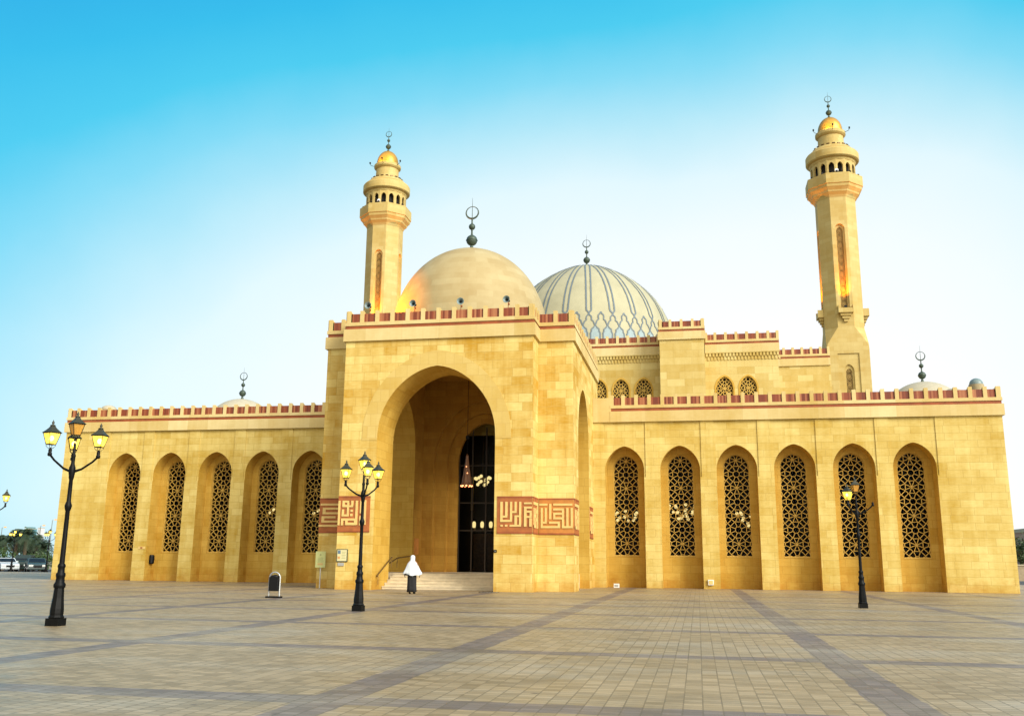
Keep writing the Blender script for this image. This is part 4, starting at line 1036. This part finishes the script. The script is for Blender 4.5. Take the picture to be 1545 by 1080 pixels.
E = [(0, 1), (1, 2), (2, 3), (3, 4), (4, 5), (5, 6), (3, 7), (7, 8), (8, 9), (3, 10), (10, 11), (11, 12), (0, 13), (13, 14), (14, 15), (15, 16), (0, 17), (17, 18), (18, 19), (19, 20)]
Rr = [(.13, .10), (.115, .09), (.135, .1), (.09, .08), .05, .085, .075, .055, .042, .026, .055, .042, .026, .085, .055, .035, .03, .085, .055, .035, .03]
skin_obj('body', V, E, Rr, skinm, wm)
glove = simple('black_glove', (.012, .011, .011), .8)
for s in (-1, 1):
    hv = [(s*.30, .03, .87), (s*.315, .04, .80), (s*.32, .045, .755)]; he = [(0, 1), (1, 2)]; hr = [.027, (.034, .02), (.036, .018)]
    for k, (dy, L) in enumerate(((-.028, .062), (-.009, .075), (.011, .07), (.029, .055))):
        b = len(hv); hv += [(s*.322, .045+dy, .735), (s*.318, .047+dy, .735-L*.55), (s*.305, .05+dy, .735-L)]; he += [(2, b), (b, b+1), (b+1, b+2)]; hr += [.011, .0095, .008]
    b = len(hv); hv += [(s*.312, .085, .775), (s*.305, .10, .745)]; he += [(1, b), (b, b+1)]; hr += [.011, .009]
    skin_obj('hand', hv, he, hr, glove, wm, 0, 1)
# white cape: head, shoulders, flared hem with folds
mb = MB(); rows = []
prof = [(1.60, .012, .012, .05), (1.59, .055, .065, .05), (1.565, .085, .10, .05), (1.51, .10, .115, .045), (1.44, .098, .11, .035), (1.37, .105, .11, .02), (1.31, .15, .13, .005), (1.25, .20, .15, 0), (1.15, .235, .165, 0), (1.0, .275, .19, 0), (.88, .315, .21, 0), (.80, .345, .225, 0), (.785, .335, .218, 0)]
for z, rx, ry, oy in prof:
    row = []
    for j in range(48):
        a = 2*pi*j/48; f = 1+(.085*sin(7*a+1)+.05*sin(11*a+.4))*max(0, min(1, (1.3-z)/.4)); dz = (.035*sin(2*a+.6)+.02*sin(5*a))*max(0, min(1, (1.0-z)/.2))
        row.append((rx*(1+.12*max(0, min(1, (1.3-z)/.4)))*f*cos(a), oy+ry*f*sin(a), z+dz))
    rows.append(row)
mb.grid(rows, 0, True, True); mb.build('head_cape', simple('white_cloth', (.60, .64, .68), .85, noise=.04), wm, weld=True)
mb = MB(); rows = []
for z, rx, ry, oy in [(.92, .16, .12, 0), (.7, .185, .15, 0), (.45, .185, .16, .01), (.22, .19, .17, .02), (.09, .20, .18, .03), (.085, .18, .16, .03)]:
    rows.append([(rx*(1+.06*sin(6*a+z*3))*cos(a), oy+ry*(1+.06*sin(6*a+z*3))*sin(a), z+(.02*sin(3*a) if z < .2 else 0)) for a in [2*pi*j/40 for j in range(40)]])
mb.grid(rows, 0, True, True); mb.build('skirt', simple('black_cloth', (.010, .010, .011), .9), wm, weld=True)
for x, y, rot in ((-.085, -.02, .5), (.085, .13, 0)):
    mb = MB(); rows = []
    for (q, w, h, zz) in [(-.07, .02, .02, .03), (-.06, .036, .05, .045), (0, .04, .055, .05), (.08, .043, .035, .03), (.15, .038, .025, .022), (.18, .012, .01, .015)]:
        rows.append([(x+w*cos(a), y+q*cos(rot)+(.0), max(.005, zz+h*sin(a)*.9)+(-q+.1)*sin(rot)*.6) for a in [2*pi*j/12 for j in range(12)]])
    mb.grid(rows, 0, True, True); mb.build('shoe', M['black'], wm, weld=True)
wm.location = (-11.92, 39.2, 0); wm.rotation_euler = (0, 0, .12)

# ------------------------------------------------------------------ parked cars at the far left
glassd = simple('car_glass', (.012, .015, .016), .3, 0, spec=.3); rubber = simple('tyre_rubber', (.012, .012, .012), .8); rim = simple('alloy', (.45, .45, .45), .35, .8)
headl = simple('headlight_glass', (.7, .72, .7), .15); taill = simple('tail_light', (.4, .02, .02), .3)
def car(kind, paint, label, loc, rz):
    t = empty('parked_car', (0, 0, 0), label, 'car', 'cars parked beyond the plaza')
    if kind == 'suv': L, W, H = 4.8, 1.9, 1.78; sil = [(-2.4, .45), (-2.38, .95), (-2.3, 1.12), (-1.95, 1.68), (-1.7, 1.76), (.35, 1.76), (1.0, 1.15), (2.2, 1.02), (2.38, .8), (2.4, .42)]; win = [(-1.95, 1.18), (-1.72, 1.66), (.28, 1.66), (.82, 1.18)]
    else: L, W, H = 4.5, 1.78, 1.44; sil = [(-2.25, .42), (-2.25, .8), (-2.1, .98), (-1.5, 1.03), (-.85, 1.40), (-.6, 1.44), (.35, 1.43), (1.05, .98), (2.05, .84), (2.22, .68), (2.25, .40)]; win = [(-1.32, 1.03), (-.78, 1.36), (.32, 1.36), (.88, 1.0)]
    zb = .28; wr = .34 if kind != 'suv' else .39; wx = L*.29
    mb = MB(); low = []
    for cx in (wx, -wx):
        low += [(cx+(wr+.06)*cos(a), max(zb, wr+(wr+.06)*sin(a))) for a in [pi*i/10 for i in range(11)]]
    poly = sil+[(sil[-1][0]-.03, zb)]+low+[(sil[0][0]+.03, zb)]
    def yw(z): return W/2*(1 if z < 1.0 else 1-.22*(z-1.0)/.75)
    for s in (-1, 1): mb.face([(x, s*yw(z), z) for x, z in (poly if s > 0 else poly[::-1])])
    for (xa, za), (xb, zb_) in zip(poly, poly[1:]+poly[:1]): mb.face([(xa, -yw(za), za), (xb, -yw(zb_), zb_), (xb, yw(zb_), zb_), (xa, yw(za), za)])
    mb.build('body', paint, t)
    mb = MB()
    for s in (-1, 1): mb.face([(x, s*(yw(z)+.012), z) for x, z in win])
    (xa, za), (xb, zb_) = win[2], win[3]; n = .06
    mb.face([(xa+.12, -yw(za)+.1, za+.02), (xb+.14, -yw(zb_)+.1, zb_+.03), (xb+.14, yw(zb_)-.1, zb_+.03), (xa+.12, yw(za)-.1, za+.02)])
    (xa, za), (xb, zb_) = win[1], win[0]
    mb.face([(xa-.13, -yw(za)+.1, za+.01), (xb-.14, -yw(zb_)+.1, zb_+.03), (xb-.14, yw(zb_)-.1, zb_+.03), (xa-.13, yw(za)-.1, za+.01)])
    mb.build('windows', glassd, t)
    for cx in (wx, -wx):
        for s in (-1, 1):
            m = MB(); y0 = s*(W/2-.2); y1 = s*(W/2+.01)
            m.tube([(cx, y0, wr), (cx, y1, wr)], wr, 20); w_ = m.build('wheel', rubber, t)
            m = MB(); m.tube([(cx, y1, wr), (cx, y1+s*.015, wr)], wr*.62, 14); m.build('rim', rim, w_)
    for s in (-1, 1):
        m = MB(); m.obox((sil[-1][0]-.06, s*(W/2-.27), .68), (.08, 0, 0), (0, .2, 0), (0, 0, .08)); m.build('headlight', headl, t)
        m = MB(); m.obox((sil[0][0]+.05, s*(W/2-.2), .82), (.07, 0, 0), (0, .15, 0), (0, 0, .1)); m.build('tail_light', taill, t)
        m = MB(); m.obox((.75, s*(W/2+.08), 1.05), (.06, 0, 0), (0, .09, 0), (0, 0, .07)); m.build('wing_mirror', paint, t)
    m = MB(); m.obox((sil[-1][0]+.01, 0, .58), (.02, 0, 0), (0, .4, 0), (0, 0, .1)); m.build('radiator_grille', M['black'], t)
    t.location = loc; t.rotation_euler = (0, 0, rz); return t
cw = simple('white_car_paint', (.48, .53, .55), .25); cd = simple('dark_green_car_paint', (.02, .035, .03), .25); cg = simple('dark_grey_car_paint', (.05, .075, .075), .25)
car('sedan', cw, 'white sedan parked at the left edge beyond the plaza', (-72.7, 90.3, -.15), radians(-38))
car('suv', cd, 'dark tall off-road car parked between the white and grey cars', (-73.0, 93.5, -.15), radians(-62))
car('sedan', cg, 'dark grey saloon parked nearest the mosque corner', (-68.3, 89.4, -.15), radians(-48))

# ------------------------------------------------------------------ far vegetation and buildings
def crown_leaves(mb, c, R, n, leaf, seed, squash=.8):
    rnd = random.Random(seed); cl = []
    for i in range(max(6, n//70)):
        v = Vector((rnd.gauss(0, 1), rnd.gauss(0, 1), rnd.gauss(0, 1))).normalized()*R*rnd.uniform(.25, .85); v.z *= squash; cl.append((Vector(c)+v, R*rnd.uniform(.22, .42)))
    for i in range(n):
        p, r = rnd.choice(cl); q = p+Vector((rnd.gauss(0, .5), rnd.gauss(0, .5), rnd.gauss(0, .42)))*r
        a = Vector((rnd.gauss(0, 1), rnd.gauss(0, 1), rnd.gauss(0, .7))).normalized(); b = a.cross(Vector((rnd.gauss(0, 1), rnd.gauss(0, 1), rnd.gauss(0, 1)))).normalized()
        l = leaf*rnd.uniform(.6, 1.3); mb.face([q-a*l, q-b*l*.45, q+a*l, q+b*l*.45])
def bush(x, y, w, h, seed, lb, grp='rounded bushes beyond the plaza'):
    t = empty('bush', (x, y, -.15), lb, 'bush', grp); mb = MB()
    crown_leaves(mb, (x, y, h*.48), max(w, h)*.55, 900, .13, seed, h/w); mb.build('foliage', M['bush'], t)
    m = MB(); m.tube([(x, y, -.15), (x+.05, y, h*.5)], [.12, .05], 6); m.build('stem', M['trunk'], t)
def palm(x, y, h, seed, lb):
    rnd = random.Random(seed); t = empty('palm_tree', (x, y, -.15), lb, 'palm tree', 'date palms beyond the parked cars')
    m = MB(); m.tube([(x, y, -.15), (x+.08, y, h*.4), (x+.05, y+.05, h)], [.28, .2, .18], 10); m.build('trunk', M['trunk'], t)
    m = MB(); c = Vector((x+.05, y+.05, h))
    for k in range(34):
        a = rnd.uniform(0, 2*pi); e = rnd.uniform(-.5, 1.3); L = rnd.uniform(1.7, 2.5); d = Vector((cos(a), sin(a), 0)); pts = []
        for i in range(8):
            s = i/7; pts.append(c+d*(L*s*cos(e)*(1-.1*s))+Vector((0, 0, L*s*sin(e)-1.15*s*s*L*.6)))
        for i in range(7):
            tdir = (pts[i+1]-pts[i]).normalized(); side = tdir.cross(Vector((0, 0, 1))).normalized()
            for sgn in (-1, 1):
                for q in (0, .5):
                    p = pts[i].lerp(pts[i+1], q); ll = .5*(1-.6*abs((i+q)/7-.4)); m.face([p, p+tdir*.09, p+side*sgn*ll+tdir*.28+Vector((0, 0, -.16))])
    m.build('crown', M['palmleaf'], t)
def tree(x, y, h, R, seed, lb, grp=None):
    t = empty('tree', (x, y, -.15), lb, 'tree', grp)
    m = MB(); m.tube([(x, y, -.15), (x+.1, y, h*.35), (x, y, h*.7)], [.22, .16, .08], 8)
    for a in (0, 2.1, 4.2): m.tube([(x+.1, y, h*.35), (x+R*.5*cos(a), y+R*.5*sin(a), h*.68)], [.1, .04], 6)
    m.build('trunk', M['trunk'], t); m = MB(); crown_leaves(m, (x, y, h*.68), R, 1500, .2, seed); m.build('crown', M['leaf'], t)
palm(-80.9, 100, 3.2, 1, 'low date palm at the left edge behind the white car'); palm(-80.2, 101, 3.9, 2, 'date palm left of the blue glass tower'); palm(-76.6, 98, 3.9, 3, 'broad date palm in front of the blue glass tower')
palm(-78.2, 102, 3.3, 4, 'date palm below the pale orange lit tower'); palm(-75.0, 99, 2.4, 5, 'short date palm nearest the mosque corner')
tree(-85.6, 108, 4.4, 2.2, 11, 'dark rounded tree behind the palms at the left', 'dark trees behind the palms'); tree(-88.5, 107, 4.2, 2.4, 12, 'dark tree cut by the left edge of the view', 'dark trees behind the palms'); tree(-84.2, 110, 3.7, 2.0, 13, 'dark tree behind the off-road car', 'dark trees behind the palms')
bush(-77.4, 95.6, 3.0, 2.4, 21, 'round dark bush behind the white car'); bush(-72.9, 96.4, 3.4, 1.95, 22, 'bush behind the dark grey saloon'); bush(-75.4, 97.5, 3.0, 2.5, 23, 'round bush behind the off-road car')
def block(x, y, w, d, h, mat, label, win, rows, cols, winmat, cap=None):
    t = empty('building', (x, y, -.16), label, 'building')
    m = MB(); m.box(x-w/2, x+w/2, y, y+d, -.16, h); m.build('wall', mat, t)
    if cap: m = MB(); m.box(x-w/2*.75, x+w/2*.75, y+1, y+d-1, h, h+cap); m.build('roof', mat, t)
    m = MB(); m.box(x-w/2-.15, x+w/2+.15, y-.15, y+d+.15, h-.02, h+.5); m.build('roof_edge', M['smalldome'], t)
    for i in range(rows):
        for j in range(cols):
            cw_ = w/cols; m = MB(); ux = x-w/2+cw_*(j+.5); uz = h*(i+.6)/(rows+.2)
            m.box(ux-cw_*win/2, ux+cw_*win/2, y-.06, y+.02, uz-h/rows*.32, uz+h/rows*.28); m.build('window', winmat, t)
    return t
bl = simple('blue_glass', (.12, .25, .27), .2, .2); blw = simple('blue_glass_dark', (.08, .17, .19), .15, .2)
block(-702.3, 900, 8.4, 9, 31.0, bl, 'distant blue-green glass tower above the palms', .85, 7, 4, blw, 2.0)
block(-703.5, 920, 4.0, 6, 32.5, simple('pale_render', (.55, .55, .56), .8), 'distant pale tower with an orange glow beside the blue tower', .5, 6, 3, simple('pale_tower_window', (.30, .36, .40), .3))
block(60.5, 150, 26, 14, 6.4, simple('pink_render', (.44, .29, .22), .85, noise=.06), 'low pink rendered house beyond the right corner of the mosque', .38, 2, 9, M['black'])
bt = empty('garden_wall', (55, 118, -.16), 'low pale boundary wall beyond the right corner of the mosque', 'wall')
m = MB(); m.box(32, 80, 118, 118.4, -.16, 1.5); m.build('wall_panel', simple('boundary_wall', (.30, .24, .16), .9, noise=.2), bt)
m = MB(); m.box(31.9, 80.1, 117.9, 118.5, 1.5, 1.62); m.build('coping', M['smalldome'], bt)
tree(37.6, 123, 4.6, 2.6, 31, 'dark green tree at the right edge in front of the pink house'); tree(43.5, 124, 4.3, 2.6, 32, 'dark tree just outside the right corner beside the pink house')
for x, y, z, lb in ((-252.7, 310, 12.3, 'orange sodium street light at the left edge'), (-226.0, 296, 12.4, 'orange sodium street light above the pale distant tower'), (-224.6, 300, 14.6, 'orange sodium street light close to the left corner of the mosque')):
    t = empty('road_light', (x, y, -.16), lb, 'street light', 'distant orange road lights')
    m = MB(); m.tube([(x, y, -.16), (x, y, z-.3), (x+1.2, y, z)], [.16, .1, .07], 6); m.build('pole', M['steel'], t)
    m = MB(); m.sphere((x+1.4, y-.2, z-.1), .5, 10, 0, .4); m.build('lamp_head', M['orangeglow'], t)
t = empty('road_sign', (-68.6, 83, -.15), 'small square sign on a post in front of the white car', 'road sign')
t.location = (-68.6, 83, -.15)
m = MB(); m.tube([(-68.6, 83, -.15), (-68.6, 83, 2.2)], .04, 8); m.build('post', M['steel'], t); m = MB(); m.box(-68.95, -68.25, 82.93, 82.955, 1.75, 2.6); m.build('plate', M['smalldome'], t)

# ------------------------------------------------------------------ sky, sun, camera
W = bpy.data.worlds.new('World'); S.world = W; W.use_nodes = True; nt = W.node_tree; nt.nodes.clear()
out = N(nt, 'ShaderNodeOutputWorld'); bg = N(nt, 'ShaderNodeBackground'); nt.links.new(bg.outputs[0], out.inputs[0])
tc = N(nt, 'ShaderNodeTexCoord'); sx = N(nt, 'ShaderNodeSeparateXYZ'); nt.links.new(tc.outputs['Generated'], sx.inputs[0])
az = mth(nt, 'ARCTAN2', sx.outputs[0], sx.outputs[1]); el = mth(nt, 'ARCSINE', sx.outputs[2])
da = mth(nt, 'DIVIDE', mth(nt, 'SUBTRACT', az, radians(6)), radians(51)); de = mth(nt, 'DIVIDE', mth(nt, 'SUBTRACT', el, radians(6)), radians(22.5))
da = mth(nt, 'ADD', da, mth(nt, 'MULTIPLY', mth(nt, 'MAXIMUM', da, 0.), .9))
tt = mth(nt, 'SQRT', mth(nt, 'ADD', mth(nt, 'MULTIPLY', da, da), mth(nt, 'MULTIPLY', de, de)))
cl = N(nt, 'ShaderNodeTexNoise', i_Scale=3.5, i_Detail=5., i_Roughness=.55); nt.links.new(tc.outputs['Generated'], cl.inputs['Vector'])
tt = mth(nt, 'ADD', tt, mth(nt, 'MULTIPLY', mth(nt, 'SUBTRACT', cl.outputs['Fac'], .5), .16))
front = ramp(nt, mth(nt, 'DIVIDE', tt, 2.), [(p/2, lin(*c)) for p, c in ((.3, (254, 254, 252)), (.6, (243, 251, 253)), (.78, (226, 246, 251)), (.92, (184, 232, 246)), (1.05, (128, 216, 242)), (1.17, (72, 202, 237)), (1.3, (48, 188, 233)), (1.5, (30, 166, 226)), (1.95, (34, 150, 215)))])
back = mth(nt, 'MINIMUM', 1., mth(nt, 'MAXIMUM', 0., mth(nt, 'MULTIPLY', mth(nt, 'ADD', mth(nt, 'MULTIPLY', sx.outputs[1], -1.), .25), 1.6)))  # warm bright sky lobe added behind the camera to light the facade
side = mth(nt, 'ADD', .85, mth(nt, 'MULTIPLY', sx.outputs[0], .55))
cmb = N(nt, 'ShaderNodeCombineColor'); 
for i, k in enumerate((1.7, 1.62, 1.42)): nt.links.new(mth(nt, 'MULTIPLY', side, k), cmb.inputs[i])
col = mixc(nt, back, front, cmb.outputs[0])
sky = N(nt, 'ShaderNodeTexSky', sky_type='NISHITA', sun_disc=False, sun_elevation=radians(28), sun_rotation=radians(125))
sk = mixc(nt, 1., sky.outputs[0], (.012, .012, .012, 1), 'MULTIPLY')
col = mixc(nt, 1., col, sk, 'ADD')
nt.links.new(col, bg.inputs[0]); bg.inputs[1].default_value = K
sun = bpy.data.lights.new('sun', 'SUN'); sun.energy = 2.7; sun.angle = radians(28); sun.color = (1, .95, .84)
so = bpy.data.objects.new('sun', sun); COL.objects.link(so)
d = Vector((cos(radians(28))*sin(radians(125)), cos(radians(28))*cos(radians(125)), sin(radians(28))))
so.rotation_euler = d.to_track_quat('Z', 'Y').to_euler()

cam = bpy.data.cameras.new('camera'); co = bpy.data.objects.new('camera', cam); COL.objects.link(co); S.camera = co
F, PIT, ROL, YAW = 1413.53, radians(12.273), radians(.551), radians(-11.105)
cam.sensor_width = 36; cam.lens = 36*F/1545; cam.clip_start = .1; cam.clip_end = 6000
fw = Vector((sin(YAW)*cos(PIT), cos(YAW)*cos(PIT), sin(PIT))); rt = Vector((cos(YAW), -sin(YAW), 0)); up = rt.cross(fw)
r2 = rt*cos(ROL)+up*sin(ROL); u2 = -rt*sin(ROL)+up*cos(ROL)
co.matrix_world = Matrix(((r2.x, u2.x, -fw.x, 0), (r2.y, u2.y, -fw.y, 0), (r2.z, u2.z, -fw.z, 1.35), (0, 0, 0, 1)))
S.view_settings.view_transform = 'Standard'; S.view_settings.look = 'None'; S.view_settings.exposure = EXPO; S.view_settings.gamma = 1
S.cycles.use_denoising = True
